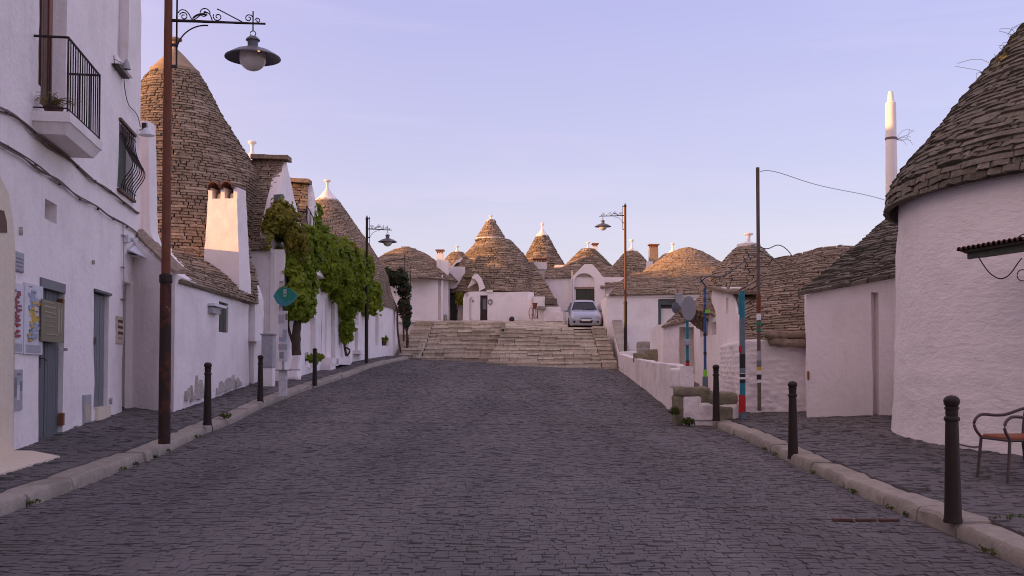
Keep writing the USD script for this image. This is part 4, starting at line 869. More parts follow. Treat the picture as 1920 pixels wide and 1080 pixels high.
# tiled canopy by the round wall
cn = thing('canopy', 'small canopy of curved dark red roof tiles on the round white wall', 'canopy')
A, Bq = W(1797, 476, 12.0), W(2010, 441, 10.5); dv = (Bq - A) / np.linalg.norm(Bq - A); bkv = np.array([.62, .78, 0]); up = np.array([0, 0, 1.0])
L = np.linalg.norm(Bq - A)
obj('deck', hexa([A + dv * .08, Bq, Bq + bkv * 1.0 + up * .02, A + bkv * .9 + dv * .08 + up * .02] + [p + up * .03 for p in (A + dv * .08, Bq, Bq + bkv * 1.0 + up * .02, A + bkv * .9 + dv * .08 + up * .02)]), 'canopy_dark', cn)
obj('beam', hexa([A + dv * .12 - up * .07 + bkv * .05, Bq - up * .07 + bkv * .05, Bq - up * .07 + bkv * .14, A + dv * .12 - up * .07 + bkv * .14] + [p + up * .068 for p in (A + dv * .12 - up * .07 + bkv * .05, Bq - up * .07 + bkv * .05, Bq - up * .07 + bkv * .14, A + dv * .12 - up * .07 + bkv * .14)]), 'dark_green_wood', cn)
nt = 21
for i in range(nt):
    c = A + dv * (L * (i + .3) / nt) + up * .035; w = L / nt * .46; pts = []
    arc = [(math.cos(a) * w, math.sin(a) * w * 1.25) for a in np.linspace(0, math.pi, 7)]; arc2 = [(x * .75, z * .78) for x, z in arc]
    v = []
    for q in (-.05, .85):
        for (a, b), (a2, b2) in zip(arc, arc2): v += [c + dv * a + up * (b + q * .03) + bkv * q, c + dv * a2 + up * (b2 + q * .03) + bkv * q]
    f = []
    for k in range(6):
        a = 2 * k; o = 14
        f += [[a, a + 2, a + 2 + o], [a, a + 2 + o, a + o], [a + 1, a + 1 + o, a + 3 + o], [a + 1, a + 3 + o, a + 3], [a, a + 1, a + 3], [a, a + 3, a + 2], [a + o, a + 2 + o, a + 3 + o], [a + o, a + 3 + o, a + 1 + o]]
    f += [[0, 14, 15], [0, 15, 1], [12, 13, 27], [12, 27, 26]]
    obj('curved_tile', fixwind(trimesh.Trimesh(np.array(v), np.array(f), process=False)), 'terracotta_dark', cn)
obj('wire_brace', tube(spline([W(a, b, 11.9) for a, b in ((1835, 483), (1846, 500), (1862, 517), (1878, 522.5), (1890, 517), (1904, 500), (1916, 484))], 30), .007, 5), 'black_iron', cn)
obj('wire_ring', tube([W(1917 + 10 * math.cos(a), 516 + 10.5 * math.sin(a), 11.8) for a in np.linspace(0, 2 * np.pi, 20)], .006, 5), 'black_iron', cn)
obj('wire_brace', tube(spline([W(a, b, 12.1) for a, b in ((1903, 454), (1910, 444), (1920, 439), (1935, 441))], 12), .007, 5), 'black_iron', cn)
# armchair
ch = thing('armchair', 'dark metal armchair with orange seat on the right pavement', 'chair', (X(1886, 10.35) + .10, 10.35, pave_r(5.1, 10.35)), 0.12)
def U(pts, r=.015): return tube(spline(pts, 24), r, 7)
obj('seat', bbox_((.0, 0, .44), (.47, .48, .045), .02), 'seat_orange', ch, smooth=40)
obj('seat_frame', cat([U([(-.235, -.24, .42), (-.23, 0, .42), (-.235, .24, .42)], .013), tube([(-.235, -.24, .42), (.235, -.24, .42)], .013), tube([(-.235, .24, .42), (.235, .24, .42)], .013)]), 'chair_metal', ch, smooth=50)
for s in (-1, 1):
    obj('front_leg', tube([(-.235, s * .245, .44), (-.255, s * .255, .2), (-.275, s * .26, .0)], .016, 8), 'chair_metal', ch, smooth=50)
    obj('rear_leg', tube([(.215, s * .235, .44), (.25, s * .25, .2), (.285, s * .26, 0)], .016, 8), 'chair_metal', ch, smooth=50)
    obj('armrest', U([(-.235, s * .25, .43), (-.285, s * .26, .50), (-.30, s * .265, .58), (-.25, s * .265, .645), (-.12, s * .265, .655), (.04, s * .265, .655), (.16, s * .262, .69), (.25, s * .25, .72)], .016), 'chair_metal', ch, smooth=50)
    obj('back_post', U([(.215, s * .225, .42), (.24, s * .235, .62), (.285, s * .22, .86)], .015), 'chair_metal', ch, smooth=50)
obj('top_rail', U([(.285, -.22, .86), (.31, 0, .89), (.285, .22, .86)], .017), 'chair_metal', ch, smooth=50)
for k in (-.12, -.04, .04, .12): obj('back_slat', tube([(.235, k, .46), (.275, k, .66), (.305, k, .88)], .009, 6), 'chair_metal', ch, smooth=50)

# ------------------------------------------------------------------ right side: low house with streaked wall
r2 = thing('low_house', 'low white house with streaked wall, narrow doorway and thick dark stone roof', 'house')
PL6 = Plane((X(1512, 18.5), 18.5), (7.2, 18.75))
man = extr([PL6.a, (7.2, 18.75), (7.4, 20.6), (5.95, 20.6)], EYE - 2, EYE + 3)
p0 = W(1512, 553, 18.5); p1 = W(1690, 507, 18.75); p2 = p0 + np.array([.3, 4, .3]); n = np.cross(p1 - p0, p2 - p0); n *= np.sign(n[2]) / np.linalg.norm(n)
man = man.trim_by_plane(tuple(-n), float(-n @ p0))
obj('wall', wall_from(man, [niche(PL6, 1634, 548, 1649.5, 783, .25)], .18, .005, .03, 15), 'plaster', r2, smooth=40)
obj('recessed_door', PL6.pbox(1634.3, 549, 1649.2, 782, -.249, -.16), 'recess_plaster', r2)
obj('doorstep', PL6.pbox(1628, 784, 1650, 803, -.1, .10), 'limewash', r2)
obj('iron_hook', PL6.pbox(1513.5, 696, 1515.5, 712, 0, .05), 'rust', r2)
obj('filled_opening', PL6.pbox(1578, 642, 1592, 694, -.03, .0125), 'plaster', r2)
S = patch(p0 + [-.20, -.12, -.0], p1 + [.2, -.12, -.06], W(1672, 402, 21.4), W(1790, 372, 21.4), bulge=-.02)
roof(r2, S, .34, 30, .065, 52, 220, wrap=False, mat='roof_stone_dark', wob=.45, jit=1.4)
# tall white flue behind
fx, fy = X(1675, 24.0), 24.0
fl_ = thing('chimney_flue', 'tall slim white flue pipe rising behind the dark stone roofs', 'chimney')
obj('pipe', lathe([(.001, Z(480, fy)), (.142, Z(480, fy)), (.135, Z(340, fy)), (.118, Z(193, fy)), (.08, Z(190, fy)), (.055, Z(172, fy)), (.001, Z(171, fy))], (fx, fy, 0), 20), 'limewash', fl_, smooth=40)
obj('strap', lathe([(.128, 0), (.14, 0), (.14, .05), (.128, .05)], (fx, fy, Z(262, fy)), 16), 'cable', fl_)
r = np.random.default_rng(4); obj('dry_weed', cat([tube(spline([np.r_[fx + .14, fy, Z(262, fy)], np.r_[fx + .25, fy - .05, Z(262, fy) + r.normal(.02, .08)], np.r_[fx + r.uniform(.3, .55), fy - .05, Z(262, fy) + r.normal(.05, .12)]], 6), .004, 3, False) for _ in range(7)]), 'cable', fl_)

# ------------------------------------------------------------------ right side: rubble house with humped slab roof
r3 = thing('rubble_house', 'low house with lumpy whitewashed rubble wall under a broad humped roof of thin slabs', 'house')
man = extr([(4.50, 19.6), (6.4, 19.55), (6.4, 24), (4.95, 24)], EYE - 2, EYE + .50)
t = man2tri(man.refine_to_length(.045)); v = np.array(t.vertices); nv_ = t.vertex_normals
row = np.floor((v[:, 2] + .03 * np.sin(v[:, 0] * 3)) / .11); uu = v[:, 0] + v[:, 1]
rs = np.random.default_rng(8); offs = rs.uniform(0, 1, 400)
q = uu / .24 + offs[(row.astype(int) % 400)] * 5 ; fu = np.abs(q - np.floor(q) - .5) * 2; fv = np.abs((v[:, 2] + .03 * np.sin(v[:, 0] * 3)) / .11 - row - .5) * 2
hh = (1 - fu ** 4) * (1 - fv ** 3) * (.5 + offs[((np.floor(q) * 7 + row * 13).astype(int) % 400)])
t.vertices = v + nv_ * (hh * .030 + (fbm(v / .3, 2, 4) - .5) * .03)[:, None]
obj('wall', t, 'rough_plaster', r3, smooth=60)
S = patch(W(1388, 648, 19.75), W(1560, 650, 19.4), W(1448, 487, 23.2), W(1700, 452, 23.2), bulge=.10, sag=0)
def S6(u, v, _s=S):
    p = _s(u, v); hump = np.exp(-((u - .42) / .22) ** 2) * np.clip(v - .55, 0, 1) * .25; p[:, 2] += hump; return p
roof(r3, S6, .28, 44, .045, 54, 260, wrap=False, wob=.35)
S = patch(W(1720, 452, 23.2), W(1448, 487, 23.2), W(1720, 460, 25.5), W(1440, 500, 25.5)); roof(r3, S, .36, 14, .05, 55, 0, wrap=False)
for i, (px, py, w) in enumerate(((1470, 628, .75), (1490, 643, .7), (1460, 640, .35))):
    k = W(px, py, 19.45); m = bbox_(k, (w, .35, .15), .06); obj('boulder', roughen(man2tri(tri2man(m).refine_to_length(.08)), .03, .2, i), 'roof_stone', r3, smooth=50)

# ------------------------------------------------------------------ right side: gabled white trullo with pinnacle
r4 = thing('trullo_house', 'white gabled trullo with disc-topped pinnacle behind the coloured poles', 'house')
PL8 = Plane((4.75, 20.8), (5.6, 32.0), side=-1)
def wallplate(pts, pl, th, seed, cuts=(), out=0.0, mat='plaster', parent=None, name='wall', refine=.2, amp=.012):
    n3 = np.r_[pl.n, 0]; m = tri2man(slab_plate([pl.at(a, b, out) for a, b in pts], th, n3))
    for c in cuts: m = m - tri2man(c)
    t = man2tri(m.refine_to_length(refine)); roughen(t, .025, .9, seed); roughen(t, amp, .16, seed + 1)
    return obj(name, t, mat, parent, smooth=40)
cuts = [niche(PL8, 1343, 602, 1334, 712, .18), niche(PL8, 1366, 556, 1361.5, 590, .15)]
wallplate([(1398, 830), (1397, 648), (1384, 600), (1374, 549), (1352, 539), (1336, 540), (1331, 575), (1327, 612), (1326, 775)], PL8, .6, 16, cuts, parent=r4)
obj('door', PL8.pbox(1342.7, 603, 1334.3, 711, -.17, -.11), 'cream_plaster', r4)
obj('body', box((6.9, 24.6, EYE - .4), (3.6, 6.0, 2.4)), 'plaster', r4)
a, b = PL8.at(1376, 546, .1), PL8.at(1334, 537, .1); m = hexa([PL8.at(1378, 552, .14), PL8.at(1333, 541, .14), PL8.at(1333, 541, -.7), PL8.at(1378, 552, -.7), PL8.at(1378, 546, .14), PL8.at(1333, 536, .14), PL8.at(1333, 536, -.7), PL8.at(1378, 546, -.7)])
obj('coping_stone', roughen(man2tri(tri2man(m).refine_to_length(.15)), .03, .25, 4), 'roof_stone', r4, smooth=40)
c4 = np.array((X(1405, 27), 27.0)); D4 = rect_dist(c4, [(5.0, 20.9), (5.45, 28.3), (9.2, 28.3), (9.2, 21.2)])
prof = [(3.2, EYE + .55), (2.5, EYE + 1.1), (1.9, EYE + 1.6), (1.35, EYE + 2.1), (.75, EYE + 2.72), (.24, EYE + 3.25)]
def S7(u, v, _b=cone(c4, prof)):
    th = u * 2 * np.pi; P_ = _b(u, v); r = np.hypot(P_[:, 0] - c4[0], P_[:, 1] - c4[1]); d = D4(th); b = np.clip(1 - v / .4, 0, 1); r2 = r * (1 - b) + d * b; r2 = np.minimum(r2, np.maximum(d, r * .8))
    P_[:, 0] = c4[0] + r2 * np.cos(th); P_[:, 1] = c4[1] + r2 * np.sin(th); P_[:, 2] += .95 * b * np.exp(-((th % (2 * np.pi) - 3.3) / 1.2) ** 2); return P_
roof(r4, S7, .25, 46, .042, 56, 200, nu=80, nv=20)
pinnacle(r4, c4, Z(458, 27), .28, Z(452, 27), Z(436, 27), 'disc', .75)
S = patch(PL8.at(1397, 650, -.05), W(1440, 652, 20.0), PL8.at(1374, 547, -.05), W(1450, 505, 23.6)); roof(r4, S, .30, 22, .05, 57, 80, wrap=False)
# small house further up the alley
r6 = thing('small_house', 'small low white house with ragged stone eaves beyond the round grey sign', 'house')
man = extr([(X(1243, 31), 31.0), (5.52, 31.0), (5.30, 27.6), (8.5, 27.6), (9, 36), (4.9, 36)], EYE - 1.6, EYE + 1.32)
cuts = [niche(PL8, 1301, 612, 1296, 700, .2), niche(PL8, 1318, 612, 1312, 715, .2)]
PL8e = Plane((X(1243, 31), 31.0), (5.52, 31.0))
obj('wall', wall_from(man, cuts, .2, .014, .05, 17), 'plaster', r6, smooth=40)
obj('door', PL8.pbox(1300.7, 613, 1296.3, 699, -.19, -.13), 'cream_plaster', r6); obj('door', PL8.pbox(1317.7, 613, 1312.3, 714, -.19, -.13), 'recess_plaster', r6)
S = patch(W(1240, 614, 30.9), W(1292, 602, 30.9), W(1283, 574, 33), W(1320, 560, 33)); roof(r6, S, .26, 14, .05, 58, 30, wrap=False, wob=.5)

# ------------------------------------------------------------------ low walls, mossy blocks on the right
lw = thing('low_wall', 'long low whitewashed wall along the right side of the road up to the stairs', 'wall')
pts = [(19.3, -.02, .12), (24, .04, .14), (30, .16, .26), (36, .30, .42), (43.6, .52, .5)]
def wx(y): return float(np.interp(y, WALLR[:, 1], WALLR[:, 0]))
ms = []
for (ya, za, _), (yb, zb, _) in zip(pts[:-1], pts[1:]):
    ms.append(m3.Manifold.hull_points([(wx(y) + a, y, z) for y, zt in ((ya, za), (yb, zb)) for a in (0, .26) for z in (road_z(wx(y), y) - .3, EYE + zt + .03)]))
m = m3.Manifold.batch_boolean(ms, m3.OpType.Add); t = man2tri(m.refine_to_length(.16)); roughen(t, .05, .7, 18); roughen(t, .02, .2, 19)
obj('wall', t, 'worn_plaster', lw, smooth=45)
def rough_block(parent, name, c, s, mat, seed, rz=0, amp=.03):
    m = bbox_((0, 0, 0), s, min(.05, min(s) * .3)); t = man2tri(tri2man(m).refine_to_length(.07)); roughen(t, amp, .25, seed); roughen(t, amp * .4, .09, seed + 1)
    t.apply_transform(trimesh.transformations.translation_matrix(c) @ trimesh.transformations.rotation_matrix(rz, [0, 0, 1])); return obj(name, t, mat, parent, smooth=50)
gb = thing('block_wall', 'short stepped wall of mossy stones with worn whitewash at the end of the right kerb', 'wall')
yq = 18.42
def blk(px0, py0, px1, py1, mat, name, seed, Y=yq, d=.5, amp=.03):
    a, b = W(px0, py0, Y), W(px1, py1, Y); return rough_block(gb, name, ((a[0] + b[0]) / 2, Y + d / 2, (a[2] + b[2]) / 2), (b[0] - a[0], d, a[2] - b[2]), mat, seed, amp=amp)
blk(1280, 742, 1316, 806, 'worn_plaster', 'white_block', 1); blk(1310, 756, 1386, 812, 'worn_plaster', 'white_block', 2)
blk(1268, 726, 1334, 744, 'mossy_stone', 'cap_stone', 3); blk(1308, 735, 1384, 762, 'mossy_stone', 'cap_stone', 4, amp=.04); blk(1267, 742, 1282, 800, 'mossy_stone', 'end_stone', 5); blk(1345, 762, 1376, 800, 'mossy_stone', 'stone_face', 6, Y=yq - .03, d=.2, amp=.02)
blk(1262, 690, 1300, 728, 'worn_plaster', 'white_block', 7, Y=19.4)
mh = thing('stone_pile', 'low mossy heap of stones on the wall below the grey steps', 'stones')
for i, (px, py, w, h_) in enumerate(((1222, 671, 1.2, .30), (1245, 672, .9, .26), (1262, 674, .7, .2), (1232, 664, .8, .3))):
    k = W(px, py, 33); rough_block(mh, 'stone', k, (w, .5, h_), 'mossy_stone', i + 30, rng.uniform(-.2, .2), .05)
gs = thing('grey_steps', 'two dark grey stone steps between white walls on the right', 'steps')
for i, (py0, py1, Y) in enumerate(((654, 668, 38.0), (641, 654, 38.6))):
    a, b = W(1198, py0, Y), W(1246, py1, Y); rough_block(gs, 'step', ((a[0] + b[0]) / 2, Y + .4, (a[2] + b[2]) / 2), (b[0] - a[0], .8, a[2] - b[2] + .05), 'kerb_stone', 40 + i, 0, .015)
pw = thing('parapet', 'white sloping parapet with a flat stone top beside the stairs and car', 'wall')
ctrl = [(44.0, .55), (47, 1.25), (50, 2.2), (53, 3.05)]
def px_(y): return 4.72 + (y - 44) * .045
ms = [m3.Manifold.hull_points([(px_(y) + a, y, z) for y, zt in (p, q) for a in (0, .40) for z in (EYE - .5, EYE + zt)]) for p, q in zip(ctrl[:-1], ctrl[1:])]
t = man2tri(m3.Manifold.batch_boolean(ms, m3.OpType.Add).refine_to_length(.2)); roughen(t, .03, .6, 20); obj('wall', t, 'plaster', pw, smooth=45)
for p, q in zip(ctrl[:-1], ctrl[1:]):
    n_ = 4
    for i in range(n_):
        y0_, y1_ = p[0] + (q[0] - p[0]) * i / n_ + .02, p[0] + (q[0] - p[0]) * (i + 1) / n_ - .02; z0_, z1_ = (EYE + np.interp(y, [p[0], q[0]], [p[1], q[1]]) for y in (y0_, y1_))
        obj('cap_stone', hexa([(px_(y0_) - .04, y0_, z0_), (px_(y0_) + .44, y0_, z0_), (px_(y1_) + .44, y1_, z1_), (px_(y1_) - .04, y1_, z1_), (px_(y0_) - .03, y0_, z0_ + .09), (px_(y0_) + .43, y0_, z0_ + .09), (px_(y1_) + .43, y1_, z1_ + .09), (px_(y1_) - .03, y1_, z1_ + .09)]), 'kerb_stone', pw)
wt = thing('low_wall', 'short white wall end in front of the far lamp post, right of the stairs', 'wall')
rough_block(wt, 'wall', (X(1190, 43), 43.2, EYE + .2), (1.2, 1.0, .85), 'worn_plaster', 50)

# ------------------------------------------------------------------ far right house
r5 = thing('trullo_house', 'wide white house with dark window recess under a low domed roof, behind the far lamp', 'house')
PL9 = Plane((X(1138, 50), 50.0), (X(1345, 50), 50.0))
obj('wall', wall_from(extr([PL9.a, (X(1345, 50), 50), (X(1345, 50), 58), (X(1138, 50), 58)], EYE - 2, Z(556, 50)), [niche(PL9, 1234, 561, 1277, 610, .5)], .35, .012, .05, 22), 'plaster', r5, smooth=40)
w = obj('window_recess', PL9.pbox(1234.4, 561.5, 1276.6, 609.5, -.499, -.40), 'grey_boards', r5)
obj('lintel', PL9.pbox(1234.5, 561.5, 1276, 571, -.4, -.12), 'grey_boards', w); obj('jamb', PL9.pbox(1234.5, 571, 1240, 609, -.4, -.12), 'grey_boards', w); obj('white_panel', PL9.pbox(1241, 578, 1276, 609, -.4, -.3), 'limewash', w)
obj('coping', PL9.pbox(1137, 551, 1346, 556.5, -.2, .12), 'limewash', r5)
S = patch(W(1140, 554, 49.8), W(1348, 550, 49.8), W(1188, 512, 53.2), W(1345, 500, 53.2), bulge=.15); roof(r5, S, .36, 22, .06, 60, 60, wrap=False, wob=.6)
c9 = (X(1290, 55.5), 55.5); sc9 = 55.5 / 1900
prof = [(r_px * sc9, Z(py, 55.5)) for r_px, py in ((125, 548), (98, 522), (70, 500), (45, 484), (26, 473), (10, 467), (2, 466))]
roof(r5, cone(c9, prof), .36, 30, .06, 61, 120, wob=.6)
sp = thing('service_box', 'small grey flat box standing on the white coping beside the round sign', 'box')
obj('body', PL9.pbox(1265, 553, 1276, 575, .13, .4), 'disc_grey', sp); obj('lid', PL9.pbox(1264, 551, 1277, 553.2, .10, .43), 'meter_grey', sp)

# ------------------------------------------------------------------ poles on the right
def pole(name, label, px, Y, py_top, r, mat, base=None, group=None, lean=0.0):
    x = X(px, Y); zb = EYE + .1 if base is None else base
    t = thing(name, label, 'pole'); zt = Z(py_top, Y)
    obj('shaft', tube([(x, Y, zb), (x + lean, Y, zt)], [r, r * .96], 12), mat, t, smooth=50); return t, x, zb, zt
def band_on(t, x, Y, py0, py1, r, mat, name='sticker', lean=0.0): obj(name, tube([(x, Y, Z(py1, Y)), (x, Y, Z(py0, Y))], r, 12), mat, t, smooth=50)
Y = 18.35; t, x, zb, zt = pole('street_pole', 'thick teal pole with red and black stickers at the end of the kerb', 1392, Y, 546, .052, 'teal_paint', pave_r(4.2, 18.35) - .02)
for a, b, m in ((596, 700, 'grey_blue_paint'), (650, 662, 'red_sticker'), (664, 690, 'black_sticker'), (692, 701, 'white_sticker'), (701, 707, 'black_sticker'), (707, 711, 'white_sticker'), (711, 718, 'black_sticker'), (742, 772, 'red_sticker'), (756, 759, 'yellow_sticker'), (776, 798, 'grey_blue_paint')): band_on(t, x, Y, a, b, .0535 + rng.uniform(.0005, .002), m)
obj('side_plate', box((x - .05, Y - .01, (Z(552, Y) + Z(590, Y)) / 2), (.035, .03, Z(552, Y) - Z(590, Y))), 'teal_paint', t)
obj('flag_sticker', box((x - .045, Y - .05, (Z(740, Y) + Z(775, Y)) / 2), (.08, .012, Z(740, Y) - Z(775, Y)), .3), 'red_sticker', t); obj('flag_sticker', box((x - .04, Y - .05, Z(655, Y)), (.07, .012, .12), .3), 'red_sticker', t)
Y = 21.4; t, x, zb, zt = pole('street_pole', 'slim blue pole with lime green sticker in front of the white houses', 1322, Y, 540, .030, 'blue_paint', road_z(4, 21.4))
band_on(t, x, Y, 693, 706, .040, 'lime_sticker'); band_on(t, x, Y, 706, 735, .058, 'grey_blue_paint', 'sleeve')
for a, b in ((552, 558), (566, 571)): obj('bracket', box((x + .05, Y, Z((a + b) / 2, Y)), (.16, .05, .05)), 'disc_grey', t)
obj('sticker', box((x + .045, Y - .03, Z(584, Y)), (.10, .012, .07), .2), 'lime_sticker', t)
for py in (580, 625, 660): band_on(t, x, Y, py, py + 5, .034, 'black_sticker', 'clamp')
obj('wire', tube(spline([W(a, b, Y) for a, b in ((1323, 542), (1318, 530), (1314, 522), (1316, 518))], 10), .014, 5), 'cable_dark', t)
Y = 20.3; t, x, zb, zt = pole('sign_pole', 'teal pole carrying two round grey signs seen from behind', 1289, Y, 580, .030, 'teal_paint', road_z(3.6, 20.3))
def disc(px, py, r, tilt, mat, dy=0, sx=1.0):
    k = W(px, py, Y + dy); m = trimesh.creation.cylinder(r, .012, sections=32); m.apply_scale((sx, 1, 1)); m.apply_transform(trimesh.transformations.translation_matrix(k) @ trimesh.transformations.rotation_matrix(tilt, [0, 0, 1]) @ trimesh.transformations.rotation_matrix(math.pi / 2, [1, 0, 0])); return obj('round_sign', m, mat, t)
disc(1291, 578, .245, .25, 'disc_grey', -.07, .66); disc(1267, 577, .115, .5, 'disc_dark', .05, .85)
obj('bracket', box((x - .12, Y, Z(577, Y)), (.24, .03, .04)), 'disc_dark', t)
obj('junction_box', bbox_((x - .02, Y - .06, Z(642, Y)), (.13, .12, .12), .02), 'paper_grey', t, smooth=40)
band_on(t, x, Y, 676, 700, .036, 'black_sticker'); band_on(t, x, Y, 680, 685, .038, 'red_sticker')
Y = 19.25; t, x, zb, zt = pole('telegraph_pole', 'tall thin brown pole with red paint and wires against the rubble wall', 1423, Y, 314, .036, 'pole_wood', Z(770, Y))
for a, b, m, rr in ((552, 588, 'rust_paint', .0415), (588, 600, 'white_sticker', .041), (600, 604, 'pole_wood', .042), (604, 610, 'green_sticker', .043), (617, 621, 'green_sticker', .044), (658, 676, 'paper_grey', .042), (676, 688, 'disc_dark', .042), (688, 695, 'yellow_sticker', .042), (695, 702, 'white_sticker', .042), (702, 712, 'black_sticker', .042), (712, 718, 'white_sticker', .042)): band_on(t, x, Y, a, b, rr + .003, m)
def wire(label, pts, r=.009, mat='cable_dark', n=40):
    w = thing('wire', label, 'wire'); obj('strand', tube(spline(pts, n), r, 5), mat, w); return w
wire('long thin wire from the tall brown pole top towards the white flue', [W(1425, 322, 19.2), W(1433, 320, 19.4), W(1500, 337, 20.5), W(1580, 357, 22), W(1668, 378, 23.8)], .006)
wire('looped dark wire between the tall brown pole and the humped roof', [W(1426, 463, 19.2), W(1440, 466, 19.6), W(1455, 460, 20.2), W(1472, 465, 21), W(1482, 480, 22.9)], .010)
wire('dark wire from the pinnacle trullo down to the slim blue pole', [W(1416, 456, 26.0), W(1405, 480, 24.0), W(1372, 508, 22.6), W(1345, 520, 22), W(1321, 522, 21.5), W(1313, 530, 21.4)], .014)
wire('dark wire from the tall brown pole down the slab roof of the rubble house', [W(1424, 470, 19.2), W(1440, 480, 19.8), W(1470, 505, 21.6)], .009)
wire('dark cable loop hanging on the slab roof behind the teal pole', [W(1372, 515, 22.2), W(1366, 540, 22.0), W(1362, 537, 22.2)], .012)
# ------------------------------------------------------------------ far houses round the square
def fcone(parent, px, Y, prof_px, length, t, seed, limit=60, cap=None, style='disc', s=1.5, courses=None, poly=None, sq=.35):
    """a stone cone whose outline is prof_px: (radius, height) as they measure at the distance Y, from the eave upwards"""
    k = Y / 1900; c = (X(px, Y), Y); prof = [(r * k, Z(py, Y)) for r, py in prof_px]
    slant = np.hypot(*np.diff(np.array(prof), axis=0).T).sum(); n = courses or max(8, int(slant / .125))
    D = rect_dist(c, poly) if poly is not None else None
    rf = roof(parent, cone(c, prof, D, sq), length, n, t, seed, limit, nu=64, nv=16, wob=.6)
    if cap: pinnacle(parent, c, Z(cap[0], Y), cap[1] * k, Z(cap[2], Y), Z(cap[3], Y), style, s)
    return rf
def fbox(parent, name, px0, py0, px1, py1, Y, depth, mat='plaster', cuts=(), seed=0, amp=.012, refine=.35, skew=0.0):
    x0, x1 = X(px0, Y), X(px1, Y)
    m = extr([(x0, Y), (x1, Y + skew), (x1, Y + depth + skew), (x0, Y + depth)], Z(py1, Y), Z(py0, Y))
    return obj(name, wall_from(m, cuts, refine, amp, .05, seed, .2), mat, parent, smooth=40)
def tilecap(parent, px0, px1, py, Y, name='chimney_tiles'):
    """little row of upright tiles under a cap slab"""
    x0, x1 = X(px0, Y), X(px1, Y); z = Z(py, Y); n = max(3, int((x1 - x0) / .13)); h = .16
    for i in range(n): obj('tile', box((x0 + (x1 - x0) * (i + .5) / n, Y + .03, z + h / 2), ((x1 - x0) / n * .55, .06, h)), 'terracotta', parent)
    for i in range(n): obj('tile', box((x0 + (x1 - x0) * (i + .5) / n, Y + .45, z + h / 2), ((x1 - x0) / n * .55, .06, h)), 'terracotta', parent)
    obj('cap_slab', box(((x0 + x1) / 2, Y + .24, z + h + .03), (x1 - x0 + .12, .64, .06)), 'terracotta', parent)
def arch_gable(parent, pts, Y, depth, arch, seed):
    """white gable wall with a round-headed recess: arch = (px0, px1, py spring, py top, py bottom)"""
    a0, a1, ps, pt, pb = arch; cx_ = (a0 + a1) / 2; rx = (a1 - a0) / 2
    prof = [(a0, pb), (a0, ps)] + [(cx_ - rx * math.cos(a), ps + (pt - ps) * math.sin(a)) for a in np.linspace(.15, math.pi - .15, 11)] + [(a1, ps), (a1, pb)]
    m = tri2man(slab_plate([W(*p, Y) for p in pts], depth, (0, -1, 0)))
    cut = slab_plate([W(*p, Y) - [0, .5, 0] for p in prof], .5 + depth * .7, (0, -1, 0))
    t = man2tri((m - tri2man(cut)).refine_to_length(.25)); roughen(t, .02, .5, seed)
    return obj('gable_wall', t, 'limewash', parent, smooth=40)

# low domed house on the left of the stairs
f1 = thing('trullo_house', 'white house with wide low domed stone roof at the left end of the stairs', 'house')
fbox(f1, 'wall', 728, 516, 830, 604, 56.5, 5, seed=1, cuts=[box((X(824, 56.5), 56.5, Z(550, 56.5)), (.18, .5, 3.0))])
prof_ = [(100, 530), (84, 514), (62, 494), (40, 478), (18, 468), (3, 466)]
fcone(f1, 760, 58.5, prof_, .36, .05, 71, 80, s=1.0)
S = patch(W(745, 524, 56.3), W(812, 516, 56.3), W(750, 490, 58.5), W(800, 488, 58.5)); roof(f1, S, .34, 9, .06, 72, 20, wrap=False, wob=.8)
obj('cap_stone', flat(752, 462, 768, 468, 58.5, .5), 'kerb_stone', f1)
fch = obj('chimney', flat(818.5, 473, 830, 520, 57.2, .45), 'limewash', f1); tilecap(fch, 818, 830.5, 475, 57.2)
# lane with dark door, two arches and small cone behind
f2 = thing('trullo_house', 'small trullo with white arched dormer and low cone, left of the tallest cone', 'house')
fbox(f2, 'wall', 826, 500, 872, 602, 58.2, 5, seed=2, cuts=[box((X(850, 58.2), 58.2, Z(571, 58.2)), (X(857, 58.2) - X(843, 58.2), .9, Z(541, 58.2) - Z(601, 58.2)))])
obj('door', flat(843.5, 541, 856.5, 601, 58.6, .1), 'dark_green_wood', f2)
fbox(f2, 'corner_wall', 826, 488, 840, 602, 57.2, 1.5, seed=3)
fcone(f2, 857, 62, [(36, 515), (30, 500), (22, 486), (13, 476), (9, 473)], .3, .05, 73, 40, cap=(476, 12, 468, 461), s=.85)
g = arch_gable(f2, [(842, 514), (842, 506), (852, 492), (864, 483), (868, 483), (884, 503), (885, 514)], 59.5, 1.2, (848, 878, 510, 491, 530), 3)
obj('roof', flat(826, 512, 846, 519, 58.4, .8), 'roof_stone', f2)
obj('roof_shelf', flat(868, 516, 892, 520, 57.6, .8), 'roof_stone', f2)
for px in (829, 832, 836): obj('drain_stone', flat(px, 590, px + 2, 600, 57.1, .1), 'kerb_stone', f2)
# tallest double cone
f4 = thing('trullo_house', 'broad trullo with the tallest pointed stone cone and a dark brown door', 'house')
Yf = 57.0; k = Yf / 1900
x0, x1 = X(876, Yf), X(1002, Yf)
def rr_poly(x0, x1, y0, y1, r, n=6):
    out = []
    for cx_, cy_, a0 in ((x1 - r, y0 + r, -90), (x1 - r, y1 - r, 0), (x0 + r, y1 - r, 90), (x0 + r, y0 + r, 180)):
        for a in np.linspace(a0, a0 + 90, n): out.append((cx_ + r * math.cos(math.radians(a)), cy_ + r * math.sin(math.radians(a))))
    return out
cut = [box((X(907, Yf), Yf, Z(577, Yf)), (X(914, Yf) - X(900, Yf), .5, Z(554, Yf) - Z(601, Yf)))]
obj('wall', wall_from(extr(rr_poly(x0, x1, Yf, Yf + 5.5, .5), EYE + 2.0, Z(547, Yf)), cut, .3, .012, .05, 24, .2), 'plaster', f4, smooth=40)
